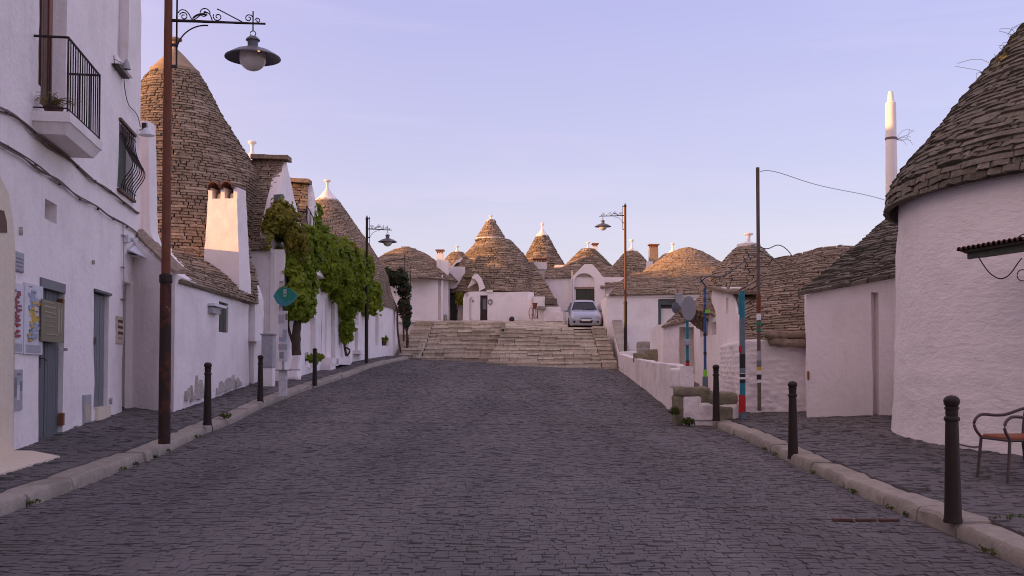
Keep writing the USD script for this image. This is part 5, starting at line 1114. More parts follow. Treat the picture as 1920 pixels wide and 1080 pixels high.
d = obj('door', flat(900.3, 554.5, 913.7, 600, Yf + .12, .1), 'brown_door', f4); obj('door_pane', flat(905, 560, 912, 580, Yf + .10, .03), 'disc_dark', d)
obj('door_jamb', flat(896, 552, 900, 601, Yf - .05, .2), 'limewash', f4)
obj('lintel_stone', flat(912, 544, 924, 548, Yf - .1, .3), 'limewash', f4)
obj('wreath', trimesh.util.concatenate([tube([np.array([X(919, Yf), Yf - .04, Z(566, Yf)]) + .115 * np.array([math.cos(a), 0, math.sin(a) * 1.15]) for a in np.linspace(0, 2 * np.pi, 17)], .028, 6)]), 'cable', f4)
obj('vent_hole', flat(885.5, 563, 888, 566, Yf - .015, .04), 'dark_gap', f4)
fcone(f4, 927, 60.0, [(96, 553), (86, 541), (72, 507), (55, 478), (38, 460), (31, 452), (4, 447)], .33, .06, 74, 160)
fcone(f4, 920, 60.0, [(30, 452), (26, 446), (17, 431), (10, 420), (6, 412)], .28, .05, 75, 60, cap=(413, 7, 409, 404), s=.85)
obj('ring_ledge', lathe([(.74, -.03), (.92, -.03), (.92, .05), (.74, .05)], (X(920, 60.0), 60.0, Z(449, 60.0)), 28), 'limewash', f4, smooth=30)
S = patch(W(990, 592, 57.2), W(1056, 592, 57.0), W(975, 490, 60), W(1000, 492, 60.5), bulge=.3); roof(f4, S, .33, 24, .06, 76, 60, wrap=False, wob=.7)
g = arch_gable(f4, [(872, 602), (874, 540), (884, 520), (889, 514), (896, 514), (901, 522), (908, 538), (900, 541), (900, 602)], 58.0 - 1.15, .8, (879, 898, 545, 523, 598), 6) if False else arch_gable(f4, [(868, 602), (868, 560), (876, 538), (886, 518), (890, 513), (896, 513), (903, 522), (910, 540), (894, 548), (880, 560), (880, 602)], 56.95, .8, (872, 898, 542, 522, 556), 6)
# annex with bumps, right of the door wall
fbox(f4, 'annex_wall', 1000, 556, 1022, 602, 56.6, 2.5, seed=5); fbox(f4, 'annex_wall', 1020, 575, 1052, 602, 56.4, 2.0, seed=6); fbox(f4, 'annex_wall', 1040, 585, 1056, 602, 56.3, 1.5, seed=7)
obj('stone_hood', roughen(man2tri(tri2man(flat(1008, 574, 1024, 580, 56.25, .5)).refine_to_length(.12)), .05, .2, 3), 'kerb_stone', f4, smooth=50)
obj('stone_hood', roughen(man2tri(tri2man(flat(1022, 560, 1044, 570, 56.5, .7)).refine_to_length(.12)), .07, .25, 5), 'roof_stone_dark', f4, smooth=50)
f10 = thing('distant_pinnacle', 'tiny disc-topped pinnacle peeping right of the tallest cone', 'pinnacle'); pinnacle(f10, (X(967, 72), 72), Z(490, 72), 1.1, Z(470, 72), Z(461, 72), 'disc', .9)
# cone with white tip and chimney
f5 = thing('trullo_house', 'trullo with slender white-tipped cone and square white chimney in front', 'house')
fcone(f5, 1017, 66.0, [(56, 520), (43, 500), (30, 478), (19, 458), (10, 441)], .3, .05, 77, 60, cap=(441, 11, 428, 417), style='ball', s=.85)
fbox(f5, 'wall', 985, 505, 1070, 600, 64.5, 5, seed=8)
fbox(f5, 'side_parapet', 1040, 497, 1062, 507, 64.3, 1, seed=9)
cm = fbox(f5, 'chimney', 1000.5, 491, 1025.5, 505, 61.2, .8, 'limewash', seed=10); obj('chimney_shaft', flat(1006, 505, 1022, 530, 61.35, .6), 'limewash', cm); tilecap(cm, 1001, 1025, 491, 61.2)
#man2tri(m3.Manifold.hull_points([tuple(W(px, py, Y)) for Y in (61.2, 62.0) for px, py in ((1001, 484), (1025, 484))] + [tuple(W(1017, 462, 61.6))])), 'terracotta', cm)
# arched gable house behind the car
f6 = thing('trullo_house', 'white trullo with arched gable and wide dark green door behind the parked car', 'house')
Y6 = 60.0
fbox(f6, 'wall', 1018, 520, 1172, 602, Y6, 5, seed=11, cuts=[])
g = arch_gable(f6, [(1070, 605), (1070, 522), (1086, 505), (1096, 495), (1110, 495), (1120, 505), (1134, 524), (1134, 605)], Y6 - .25, .75, (1076, 1115, 530, 512, 585), 12)
obj('door', flat(1080, 541.5, 1114, 586, Y6 - .02, .1), 'dark_green_wood', f6); dd = obj('door_frame', flat(1078, 538, 1115.5, 542, Y6 - .08, .12), 'tan_render', f6)
for px in (1080.3, 1087, 1094, 1101, 1108): obj('door_leaf', flat(px, 543, px + 6, 586, Y6 - .04, .06), 'dark_green_wood', f6)
fcone(f6, 1103, 63.5, [(76, 530), (45, 500), (30, 485), (20, 475), (12, 467)], .3, .05, 78, 90, cap=(470, 16, 463, 453), s=.85)
S = patch(W(1020, 521, 59.8), W(1078, 521, 59.8), W(1024, 505, 61.5), W(1090, 495, 61.5)); roof(f6, S, .33, 8, .05, 79, 20, wrap=False, wob=.6)
S = patch(W(1126, 540, 59.6), W(1174, 534, 59.6), W(1112, 498, 62), W(1150, 500, 62)); roof(f6, S, .33, 16, .05, 80, 40, wrap=False, wob=.6)
obj('coping', cat([flat(1018, 519, 1072, 523, Y6 - .1, .3), flat(1133, 534, 1165, 539, Y6 - .1, .3)]), 'limewash', f6)
cm = fbox(f6, 'chimney', 1112.5, 462, 1121, 492, 66, .5, 'limewash', seed=13); tilecap(cm, 1112, 1121.5, 462, 66)
gp = thing('thin_post', 'thin grey post standing left of the arched gable', 'post'); obj('shaft', tube([W(1073, 600, 58.5), W(1073, 508, 58.5)], .035, 8), 'meter_grey', gp); obj('cap', box(W(1073, 508, 58.5), (.1, .1, .08)), 'disc_grey', gp)
# cones further right
f7 = thing('trullo_house', 'stone cone with white tip rising just right of the far lamp post', 'house')
fcone(f7, 1185, 68.0, [(48, 520), (36, 500), (24, 486), (10, 471)], .3, .05, 81, 50, cap=(472, 10, 462, 448), s=.85)
fbox(f7, 'wall', 1150, 512, 1225, 600, 67, 4, seed=14)
f8 = thing('chimney', 'tan plastered square chimney with tile vents behind the domed roof', 'chimney')
fb = fbox(f8, 'shaft', 1219, 464, 1235, 520, 64, .6, 'tan_render', seed=15); tilecap(fb, 1218.5, 1235.5, 464, 64); obj('base_block', flat(1213, 490, 1224, 510, 63.8, .4), 'limewash', f8)
f9 = thing('trullo_house', 'small stone cone with pale tip half hidden behind the domed roof', 'house')
fcone(f9, 1262, 68.0, [(46, 510), (34, 494), (20, 480), (13, 475)], .3, .05, 82, 30, cap=(478, 14, 466, 455), s=.85); fbox(f9, 'wall', 1225, 508, 1310, 600, 67, 4, seed=16)
# potted and climbing plants, bicycle-like stand on the square
bp = thing('flower_stand', 'rusty red pot on a wire stand with wheel-like hoops against the annex', 'stand')
k = W(1003, 598, 56.0); obj('pot', lathe([(.0, .55), (.09, .55), (.14, .85), (.17, .88), (.0, .86)], k, 12), 'rust', bp, smooth=40)
for dx in (-.22, .02): obj('hoop', tube([k + [dx + .11 * math.cos(a), -.02, .32 + .32 * math.sin(a)] for a in np.linspace(0, 2 * np.pi, 17)], .018, 5), 'chair_metal', bp)
obj('leg', cat([tube([k + [.02, 0, .56], k + [.0, 0, 0]], .02), tube([k + [.12, 0, .56], k + [.15, 0, 0]], .03)]), 'rust', bp)
ds = thing('dark_stone', 'small dark stone lying at the foot of the far white wall', 'stone'); obj('stone', roughen(trimesh.creation.icosphere(2, .16), .05, .2, 3), 'black_iron', ds); ds.GetAttribute('xformOp:translate').Set(Gf.Vec3d(*map(float, W(960, 599, 56.4))))
for (pp_, lb) in (((868, 600), 'brown clay jar by the lane doorway, left one'), ((873, 600), 'brown clay jar by the lane doorway, right one')):
    jr = thing('jar', lb, 'jar', W(*pp_, 57.2)); obj('body', lathe([(.001, 0), (.07, 0), (.10, .2), (.06, .38), (.075, .42), (.001, .40)], (0, 0, 0), 12), 'tan_render', jr, smooth=40)
# unseen houses added on the left to shade the lower walls from the low sun
for i, (x, y, w, d_, h, px_l) in enumerate(((-22.5, 14.3, 4, 10.6, 8.15, 'unseen flat-roofed house added for shade two rows back on the left'), (-27, 28.6, 9, 13.6, 6.8, 'unseen long house added for shade behind the big cone'), (-26, 46, 9, 16, 9.3, 'unseen house added for shade behind the second cone'), (-30, 66, 9, 20, 10.2, 'unseen house added for shade up the hill on the left'), (-15, 64, 8, 6, 6.6, 'unseen low house added for shade behind the domed roof'), (-9.6, -5.5, 9, 22.6, 9.0, 'unseen house added for shade on the left before the tall house'))):
    hs_ = thing('back_house', px_l, 'house'); obj('wall', wall_from(extr([(x - w / 2, y - d_ / 2), (x + w / 2, y - d_ / 2), (x + w / 2, y + d_ / 2), (x - w / 2, y + d_ / 2)], EYE - 2, EYE + h - 1.35), (), 1.5, .02, .05, 90 + i), 'plaster', hs_, smooth=40)
    obj('roof_parapet', cat([box((x, y - d_ / 2 + .1, EYE + h - 1.2), (w, .25, .3)), box((x, y + d_ / 2 - .1, EYE + h - 1.2), (w, .25, .3)), box((x - w / 2 + .1, y, EYE + h - 1.2), (.25, d_ - .5, .3)), box((x + w / 2 - .1, y, EYE + h - 1.2), (.25, d_ - .5, .3))]), 'limewash', hs_)

q = [W(256, 437, 19.8), W(336, 514, 18.5)]; o_ = np.array([-.06, -.09, -.02]); b_ = np.array([.08, .11, .02])
led = hexa([q[0] + o_, q[1] + o_, q[1] + b_, q[0] + b_] + [p + [0, 0, .075] for p in (q[0] + o_, q[1] + o_, q[1] + b_, q[0] + b_)])
obj('eave_ledge', roughen(roughen(man2tri(tri2man(led).refine_to_length(.06)), .03, .22, 3), .012, .08, 4), 'roof_stone', tr1, smooth=40)
# ------------------------------------------------------------------ lamp posts
def scroll(c, r0, turns, a0, ccw=1, n=26, dirx=1):
    return [np.array([c[0] + dirx * (r0 * (1 - .75 * t)) * math.cos(a0 + ccw * turns * 2 * math.pi * t), 0, c[1] + (r0 * (1 - .75 * t)) * math.sin(a0 + ccw * turns * 2 * math.pi * t)]) for t in np.linspace(0, 1, n)]
def lamp(label, base, H, sleeve, r, azim, arm_z, reach, fin=True, lit=False, paint='rust_paint'):
    """post with its arm along local +x"""
    t = thing('street_lamp', label, 'street lamp', base, azim, group='street lamps with scrolled arms')
    obj('sleeve', tube([(0, 0, 0), (0, 0, sleeve), (0, 0, sleeve + .01)], [r * 1.30, r * 1.22, r * 1.05], 16), 'worn_iron' if lit else 'brown_iron', t, smooth=50)
    obj('collar', lathe([(r * 1.25, sleeve - .10), (r * 1.42, sleeve - .09), (r * 1.42, sleeve), (r, sleeve + .02)], (0, 0, 0), 16), 'brown_iron', t, smooth=30)
    obj('upper_post', tube([(0, 0, sleeve), (0, 0, H)], [r, r * .86], 16), paint, t, smooth=50)
    if fin: obj('post_tip', lathe([(r, H), (r * 1.2, H + .03), (r * .7, H + .09), (.004, H + .17)], (0, 0, 0), 14), 'brown_iron', t, smooth=40)
    x0 = r * .9; E = reach + .16
    ar = obj('arm', tube([(x0, 0, arm_z), (E, 0, arm_z - .0)], [.021, .014], 8), 'brown_iron', t, smooth=50)
    obj('arm_bracket', tube([(x0 + .055, 0, arm_z - .62), (x0 + .055, 0, arm_z + .45)], .012, 6), 'brown_iron', ar)
    for z in (-.60, -.32, .40): obj('bracket_clamp', box((x0 + .02, 0, arm_z + z), (.09, .05, .03)), 'black_iron', ar)
    obj('arch_brace', tube(spline([(x0 + .055, 0, arm_z - .40), (x0 + .10, 0, arm_z - .24), (x0 + .24, 0, arm_z - .10), (x0 + .45, 0, arm_z - .05)], 16), .009, 6), 'brown_iron', ar)
    obj('diagonal_rod', tube([(x0 + .56, 0, arm_z + .17), (x0 + .58, 0, arm_z + .165), (reach - .14, 0, arm_z + .015)], .008, 6), 'brown_iron', ar)
    for (cx_, cz, rr, tn, a0, cc_, dx) in ((.14, .06, .055, 1.3, 2.8, -1, 1), (.40, .11, .075, 1.35, 3.4, -1, -1), (.57, .07, .06, 1.3, 2.6, 1, 1)):
        obj('scroll', tube(scroll((x0 + cx_, arm_z + cz), rr, tn, a0, cc_, 26, dx), .0075, 5), 'brown_iron', ar)
    obj('scroll', tube(spline([(x0 + .07, 0, arm_z + .10), (x0 + .12, 0, arm_z + .145), (x0 + .2, 0, arm_z + .10), (x0 + .25, 0, arm_z + .02), (x0 + .36, 0, arm_z + .09), (x0 + .5, 0, arm_z + .02)], 30), .0075, 5), 'brown_iron', ar)
    obj('leaf_scroll', tube(spline([(x0 + .25, 0, arm_z + .03), (x0 + .33, 0, arm_z + .09), (x0 + .44, 0, arm_z + .085)], 10), [.004] + [.013] * 8 + [.003], 6), 'brown_iron', ar)
    obj('scroll', tube(scroll((reach - .055, arm_z + .065), .055, 1.3, 0.0, 1, 26, 1), .0075, 5), 'brown_iron', ar)
    obj('scroll', tube(scroll((reach + .06, arm_z + .04), .035, 1.2, 3.1, -1, 20, 1), .007, 5), 'brown_iron', ar)
    obj('hanger', tube([(reach, 0, arm_z + .16), (reach, 0, arm_z - .10)], .010, 6), 'brown_iron', ar)
    hz = arm_z - .10
    ld = obj('lamp_shade', lathe([(.0, -.07), (.05, -.075), (.085, -.105), (.092, -.125), (.07, -.13), (.066, -.19), (.075, -.215), (.13, -.235), (.23, -.27), (.355, -.345), (.36, -.36), (.33, -.345), (.2, -.29), (.1, -.265), (.0, -.26)], (reach, 0, hz), 32), 'lamp_grey', t, smooth=35)
    obj('ring', tube([(reach + .036 * math.cos(a), 0, hz - .035 + .036 * math.sin(a)) for a in np.linspace(0, 2 * np.pi, 15)], .007, 5), 'lamp_grey', ld)
    obj('globe', lathe([(.165, -.28), (.172, -.36)] + [(.172 * math.sin(a), -.36 - .165 * math.cos(a)) for a in np.linspace(math.pi / 2, 0.02, 12)], (reach, 0, hz), 28), 'globe', ld, smooth=60)
    if lit: b = trimesh.creation.icosphere(2, .014); b.apply_translation((reach + .07, -.06, hz - .285)); obj('bulb', b, 'bulb', ld)
    return t
def lampat(label, px, py, Y, py_top, py_arm, px_head, dY, r_px, py_sleeve, paint, lit, fin):
    b = W(px, py, Y); h = np.array([X(px_head, Y + dY), Y + dY]); v = h - b[:2]; reach = float(np.hypot(*v))
    return lamp(label, b, Z(py_top, Y) - b[2], Z(py_sleeve, Y) - b[2], r_px * Y / 1900, math.atan2(v[1], v[0]), Z(py_arm, Y) - b[2], reach, fin, lit, paint)
lampat('near street lamp with tall rust-coloured post and hanging lamp shade at the left kerb', 308, 832, 13.0, -60, 38, 470, .12, 8.6, 516, 'rust_paint', True, True)
lampat('far street lamp on the left pavement, dark post with arm pointing right', 687, 681, 37.6, 412, 429, 726, .3, 2.6, 560, 'brown_iron', False, True)
lampat('far street lamp on the low wall right of the stairs, arm pointing left', 1173, 663, 43.6, 388, 404, 1131, .2, 2.5, 566, 'post_brown', False, True)

# ------------------------------------------------------------------ bollards: one built, the others refer to it
def bollard_parts(t):
    prof = [(0.0010, 0), (0.0725, 0), (0.0725, .02), (0.0651, .05), (0.0488, .80), (0.0488, .80)]
    obj('shaft', lathe(prof + [(0.0010, .80)], (0, 0, 0), 16), 'brown_iron', t, smooth=35)
    obj('ring', lathe([(0.0459, .795), (0.0577, .80), (0.0607, .815), (0.0562, .83), (0.0459, .835)], (0, 0, 0), 16), 'brown_iron', t, smooth=50)
    obj('neck', lathe([(0.0444, .83), (0.0488, .86), (0.0459, .89)], (0, 0, 0), 16), 'brown_iron', t, smooth=50)
    obj('ring', lathe([(0.0444, .885), (0.0548, .888), (0.0548, .905), (0.0444, .91)], (0, 0, 0), 16), 'brown_iron', t, smooth=50)
    obj('cap', lathe([(0.0444, .905), (0.0592, .935), (0.0614, .955)] + [(.0614 * math.cos(a), .955 + .045 * math.sin(a)) for a in np.linspace(.15, math.pi / 2, 7)], (0, 0, 0), 16), 'brown_iron', t, smooth=50)
spots = [(1787, 975, 8.0, 'nearest bollard, at the right kerb in front of the chair'), (1487, 857, 13.1, 'second bollard on the right kerb, before the streaked low house'), (1343, 787, 18.0, 'third bollard on the right kerb, before the mossy block wall'),
         (389, 795, 16.1, 'nearest bollard on the left kerb, beside the near street lamp'), (488, 753, 21.3, 'bollard on the left kerb before the white sign post'), (590, 722, 26.8, 'far left bollard, before the rounded plaster seat')]
first = None
for px, py, Y, lb in spots:
    c = W(px, py, Y); c[2] -= .02; zz = road_z(c[0], Y) + .118
    loc = (c[0], c[1], min(c[2], zz + .02) if abs(c[2] - zz) < .12 else zz)
    if first is None: first = thing('bollard', 'dark brown iron bollard: ' + lb, 'bollard', loc, 0, 'bollards along the kerbs'); bollard_parts(first)
    else: copy_of(first, 'bollard', loc, rng.uniform(0, 3), 'dark brown iron bollard: ' + lb)

# ------------------------------------------------------------------ vegetation
def leaves(blobs, n, size, seed, hang=.5, face=None):
    """leaf faces scattered through the outer part of the blobs (centre, radii, weight)"""
    r = np.random.default_rng(seed); w = np.array([b[2] for b in blobs], float); pick = r.choice(len(blobs), n, p=w / w.sum())
    c = np.array([b[0] for b in blobs])[pick]; rad = np.array([b[1] for b in blobs])[pick]
    d = r.normal(size=(n, 3)); d /= np.linalg.norm(d, axis=1, keepdims=True); rr = r.uniform(.3, 1.0, n) ** .5 * (.62 + .75 * noise(d * 2.3 + c * 1.7, seed + 1)) * np.where(r.random(n) < .07, r.uniform(1.0, 1.35, n), 1.0)
    p = c + d * rr[:, None] * rad
    k = noise(p * 1.9, seed); keep = k > .30; p, d = p[keep], d[keep]; n = len(p)
    nrm = d + r.normal(0, .55, (n, 3)) + [0, -.25, .35]; nrm /= np.linalg.norm(nrm, axis=1, keepdims=True)
    a = np.cross(nrm, r.normal(size=(n, 3))); a /= np.linalg.norm(a, axis=1, keepdims=True); b = np.cross(nrm, a)
    s = size * r.uniform(.6, 1.35, n)[:, None]
    v = np.stack([p - b * s, p + a * s * .62 + nrm * s * .18, p + b * s, p - a * s * .62 + nrm * s * .18], 1)
    f = np.arange(n)[:, None] * 4 + np.array([[0, 1, 2, 0, 2, 3]]); return (v.reshape(-1, 3), f.reshape(-1, 3))
def B(px, py, Y, rx, ry, rz, w=None): return (W(px, py, Y), np.array([rx, ry, rz]), w or rx * ry * rz + .1 * (rx + rz))
v1 = thing('grape_vine', 'big green grape vine with one twisted trunk climbing the corner between the gables', 'vine')
Yv = 27.0
obj('trunk', roughen(tube(spline([W(a, b, 28.0) for a, b in ((556, 666), (555, 640), (557, 610), (560, 580), (548, 540), (540, 500), (545, 440))], 40), np.linspace(.13, .06, 40), 9), .02, .15, 4), 'bark', v1, smooth=50)
obj('branch', tube(spline([W(a, b, 28.0) for a, b in ((553, 660), (547, 635), (541, 615), (545, 585))], 14), np.linspace(.05, .03, 14), 7), 'bark', v1, smooth=50)
obj('foliage', leaves([B(535, 500, 28.0, .28, .4, .5), B(545, 530, 27.8, .40, .45, .55), B(552, 560, 27.8, .45, .45, .45), B(560, 585, 27.9, .35, .4, .25), B(548, 480, 28.2, .4, .45, .5), B(575, 530, 28.6, .3, .4, .6), B(577, 575, 28.6, .22, .35, .3), B(572, 455, 29.5, .35, .5, .5), B(580, 490, 30.5, .35, .5, .5)], 11000, .09, 5), 'vine_leaf', v1, kind='stuff')
obj('reddish_foliage', leaves([B(530, 405, 27.6, .46, .5, .46), B(513, 425, 27.5, .30, .4, .40), B(545, 445, 27.8, .45, .45, .45), B(505, 452, 27.3, .2, .3, .25), B(560, 470, 28.2, .28, .4, .5)], 6500, .07, 6), 'vine_leaf_red', v1, kind='stuff')
v2 = thing('climbing_vine', 'long yellow-green vine covering the row roofs with a strand hanging to the ground', 'vine')
obj('stem', tube(spline([W(a, b, 37.8) for a, b in ((650, 668), (646, 648), (645, 620), (648, 590), (650, 560))], 20), np.linspace(.05, .03, 20), 6), 'bark', v2)
obj('stem', tube(spline([W(a, b, 37.6) for a, b in ((650, 668), (655, 655), (648, 652))], 8), .035, 6), 'bark', v2)
obj('foliage', leaves([B(595, 460, 32.5, .45, .7, .75), B(612, 480, 33.5, .55, .8, .8), B(632, 500, 35, .6, .8, .8), B(655, 510, 36.5, .6, .8, .85), B(672, 520, 38, .5, .7, .85), B(684, 505, 39, .35, .6, .6), B(600, 505, 33, .4, .5, .45), B(640, 545, 35.5, .45, .5, .5), B(664, 560, 37.5, .4, .5, .5), B(582, 425, 32.3, .22, .5, .6), B(590, 400, 33.0, .2, .4, .4), B(640, 470, 36, .5, .6, .4), B(660, 485, 37.5, .5, .6, .4), B(678, 545, 38.5, .4, .6, .5), B(610, 520, 34, .4, .5, .45)], 23000, .105, 7), 'vine_leaf', v2, kind='stuff')
obj('reddish_foliage', leaves([B(615, 452, 34, .45, .5, .25), B(645, 470, 36, .5, .5, .25), B(670, 490, 38, .4, .5, .2), B(688, 488, 39.5, .25, .4, .35)], 2200, .075, 8), 'vine_leaf_red', v2, kind='stuff')
obj('hanging_strand', leaves([B(650, 585, 37.2, .30, .3, .35), B(651, 610, 37.3, .26, .3, .35), B(649, 632, 37.4, .2, .25, .25)], 1800, .08, 9), 'vine_leaf', v2, kind='stuff')
v3 = thing('climbing_vine', 'round green vine clump hanging beside the far left lamp post', 'vine')
obj('foliage', leaves([B(695, 552, 42.0, .45, .45, .55), B(702, 575, 42.0, .35, .4, .35), B(684, 578, 41.8, .25, .35, .3), B(700, 540, 42.2, .3, .4, .3)], 3600, .09, 10), 'vine_leaf', v3, kind='stuff')
obj('stem', tube(spline([W(a, b, 42.0) for a, b in ((690, 600), (692, 575), (697, 550))], 8), .03, 5), 'bark', v3)
v4 = thing('bougainvillea', 'dark bougainvillea with sparse red flowers on thin bare stems at the house corner', 'shrub')
for pts in (((752, 661), (748, 640), (745, 610), (746, 580)), ((763, 655), (764, 630), (758, 605), (760, 570)), ((757, 640), (756, 600), (752, 560))):
    obj('stem', tube(spline([W(a, b, 48.5) for a, b in pts], 16), .05, 6), 'bark', v4)
for a, b, c, d in ((759, 475, 759, 520), (770, 508, 770, 540), (720, 492, 760, 484)): obj('support_rod', tube([W(a, b, 48.6), W(c, d, 48.6)], .02, 5), 'black_iron', v4)
obj('foliage', leaves([B(732, 522, 49, .42, .5, .40), B(748, 520, 48.8, .42, .45, .40), B(758, 545, 48.8, .32, .4, .5), B(758, 575, 48.7, .30, .4, .5), B(762, 605, 48.7, .18, .3, .3), B(722, 512, 49, .3, .4, .25), B(762, 590, 48.7, .22, .3, .35)], 5500, .075, 11), 'dark_leaf', v4, kind='stuff')
obj('flowers', leaves([B(732, 524, 48.7, .4, .4, .36), B(752, 540, 48.5, .35, .35, .45), B(760, 575, 48.4, .28, .3, .5)], 130, .035, 12), 'flower_red', v4, kind='stuff')
v5 = thing('climbing_plant', 'small climbing plant trained up beside the dark lane doorway', 'plant')
obj('stem', tube(spline([W(a, b, 57.7) for a, b in ((857, 600), (858, 580), (861, 560), (860, 545))], 10), .035, 5), 'bark', v5)
obj('foliage', leaves([B(862, 556, 57.6, .25, .25, .3), B(859, 568, 57.6, .2, .2, .25), B(866, 562, 57.6, .15, .2, .25)], 900, .07, 13), 'vine_leaf_red', v5, kind='stuff')
v6 = thing('potted_plant', 'small potted plant in the wall niche under the far row windows', 'plant')
k = PL5.at(722.5, 648, -.05); obj('pot', lathe([(.001, 0), (.09, 0), (.12, .16), (.001, .15)], k, 10), 'terracotta_dark', v6); obj('foliage', leaves([(k + [0, 0, .3], np.array([.14, .12, .18]), 1)], 260, .06, 14), 'vine_leaf', v6, kind='stuff')
v7 = thing('weeds', 'low green weeds beside the rounded plaster seat behind the far left bollard', 'plant')
k = W(579, 672, 31.5); obj('foliage', leaves([(k, np.array([.32, .25, .16]), 1), (k + [.2, .2, .05], np.array([.2, .2, .12]), 1)], 700, .07, 15), 'vine_leaf', v7, kind='stuff')
def weed(label, pts, n, size, seed):
    t = thing('weeds', label, 'plant'); obj('blades', leaves(pts, n, size, seed), 'weed', t, kind='stuff')
weed('mossy weeds at the foot of the block wall end stone', [(W(1265, 770, 18.25) , np.array([.10, .12, .07]), 1), (W(1292, 790, 18.2), np.array([.12, .1, .07]), 1)], 260, .03, 16)
weed('green tuft growing at the gap in the left kerb beside the nearest left bollard', [(W(425, 778, 17.6), np.array([.10, .25, .05]), 1)], 120, .025, 17)
weed('small yellow-green tuft at the corner of the rubble wall', [(W(1502, 797, 19.3), np.array([.07, .05, .06]), 1)], 120, .03, 18)
r = np.random.default_rng(9)
def rk_w(y, s=-1): return np.array([(rk(y) - .03), y, road_z(rk(y), y) + .03])
weed('weeds in the gutter along the right kerb', [(rk_w(y), np.array([.025, .10 * r.uniform(.5, 1.5), .018]), 1) for y in (7.2, 8.9, 9.3, 10.4, 11.9, 13.8, 14.4)], 170, .016, 19)
def lk_w(y): return np.array([(lk(y) + .03), y, road_z(lk(y), y) + .03])
weed('weeds in the gutter along the left kerb', [(lk_w(y), np.array([.025, .10 * r.uniform(.5, 1.5), .02]), 1) for y in (9.2, 10.3, 11.7, 12.2, 13.0, 13.6, 15.4)], 150, .016, 20)
weed('dry weeds behind the nearest right bollard', [(np.array([rk(8) + .38 + a, 8.0 + b, pave_r(3.9, 8) + .015]), np.array([.10, .05, .012]), 1) for a, b in ((0, 0), (.2, .1), (.35, .05))], 45, .016, 21)
bs = thing('blue_post', 'short teal and brown post at the foot of the bougainvillea', 'post')
obj('shaft', tube([W(763, 655, 49.0), W(763, 598, 49.0)], .05, 8), 'rust_paint', bs); obj('blue_sleeve', tube([W(763, 612, 49.0), W(763, 597, 49.0)], .07, 8), 'teal_paint', bs)
dg = thing('drain_edge', 'rusty iron drain edge let into the road beside the right kerb', 'drain')
a = thr(1562, 968); z0 = road_z(a[0], a[1]); b = thr(1690, 970)
for i in range(3): q = a + (b - a) * (i / 3); e = a + (b - a) * ((i + .85) / 3); obj('bar', box(((q[0] + e[0]) / 2, a[1], road_z(q[0], a[1]) + .012), (e[0] - q[0], .05, .02)), 'terracotta_dark', dg)

# ------------------------------------------------------------------ the parked car
car = thing('car', 'silver hatchback parked nose down at the top of the stairs', 'car', (X(1099, 51.6), 51.6, EYE + 1.84), 0)
pitch = .045
# sections along y (0 = front): (y, half width, z bottom, z belt, z top, top half width)
secs = [(.00, .60, .34, .55, .62, .52), (.06, .74, .26, .62, .74, .64), (.25, .83, .22, .68, .83, .70), (.60, .86, .22, .74, .93, .72), (1.05, .865, .22, .80, 1.00, .70), (1.22, .87, .22, .82, 1.03, .69),
        (1.95, .87, .22, .90, 1.52, .56), (2.5, .87, .22, .92, 1.585, .57), (3.3, .865, .24, .94, 1.56, .56), (3.85, .84, .28, .95, 1.38, .54), (4.1, .76, .36, .9, 1.0, .6)]
def csec(s):
    y, w, zb, zm, zt, wt = s
    half = [(w * .90, zb), (w * .985, zb + .10), (w, (zb + zm) / 2 + .05), (w * .985, zm), (wt + (w - wt) * .10, zm + (zt - zm) * .90), (wt * .86, zt - .005), (wt * .45, zt + .018)]
    return [(x, y, z) for x, z in half] + [(-x, y, z) for x, z in half[::-1]]
P_ = np.array([csec(s) for s in secs]); ns_, m_ = P_.shape[:2]
f = []
for i in range(ns_ - 1):
    for j in range(m_):
        a, b, c, d = i * m_ + j, i * m_ + (j + 1) % m_, (i + 1) * m_ + (j + 1) % m_, (i + 1) * m_ + j; f += [[a, b, c], [a, c, d]]
f += [[0, j + 1, j] for j in range(1, m_ - 1)] + [[(ns_ - 1) * m_, (ns_ - 1) * m_ + j, (ns_ - 1) * m_ + j + 1] for j in range(1, m_ - 1)]
bt_ = fixwind(trimesh.Trimesh(P_.reshape(-1, 3), np.array(f), process=True))
RX = trimesh.transformations.rotation_matrix(pitch, [1, 0, 0])
def cobj(name, m, mat, parent=car, **k): m = m.copy(); m.apply_transform(RX); return obj(name, m, mat, parent, **k)
body = tri2man(bt_)
# cabin hollowed out; wheel arches cut
cab = m3.Manifold.hull_points([(s * .62, 1.38, .97) for s in (-1, 1)] + [(s * .50, 2.0, 1.47) for s in (-1, 1)] + [(s * .51, 3.3, 1.49) for s in (-1, 1)] + [(s * .66, 3.6, .97) for s in (-1, 1)])
ws = m3.Manifold.hull_points([(s * .68, 1.0, 1.055) for s in (-1, 1)] + [(s * .64, 1.55, 1.055) for s in (-1, 1)] + [(s * .495, 1.75, 1.47) for s in (-1, 1)] + [(s * .50, 2.15, 1.47) for s in (-1, 1)])
rw = m3.Manifold.hull_points([(s * .48, 3.3, 1.05) for s in (-1, 1)] + [(s * .44, 3.3, 1.42) for s in (-1, 1)] + [(s * .48, 4.4, 1.05) for s in (-1, 1)] + [(s * .44, 4.4, 1.42) for s in (-1, 1)])
sd_ = m3.Manifold.hull_points([(x, y, z) for x in (-1.0, 1.0) for y, z in ((1.75, 1.02), (3.45, 1.04), (2.15, 1.44), (3.25, 1.45))])
body = body - cab - ws - rw - sd_
for y in (.72, 3.22): body = body - m3.Manifold.cylinder(2.2, .37, .37, 28, True).rotate((0, 90, 0)).translate((0, y, .31))
mouth = m3.Manifold.hull_points([(s * x, y, z) for s in (-1, 1) for x, z in ((.36, .50), (.30, .36)) for y in (-.1, .12)]); body = body - mouth
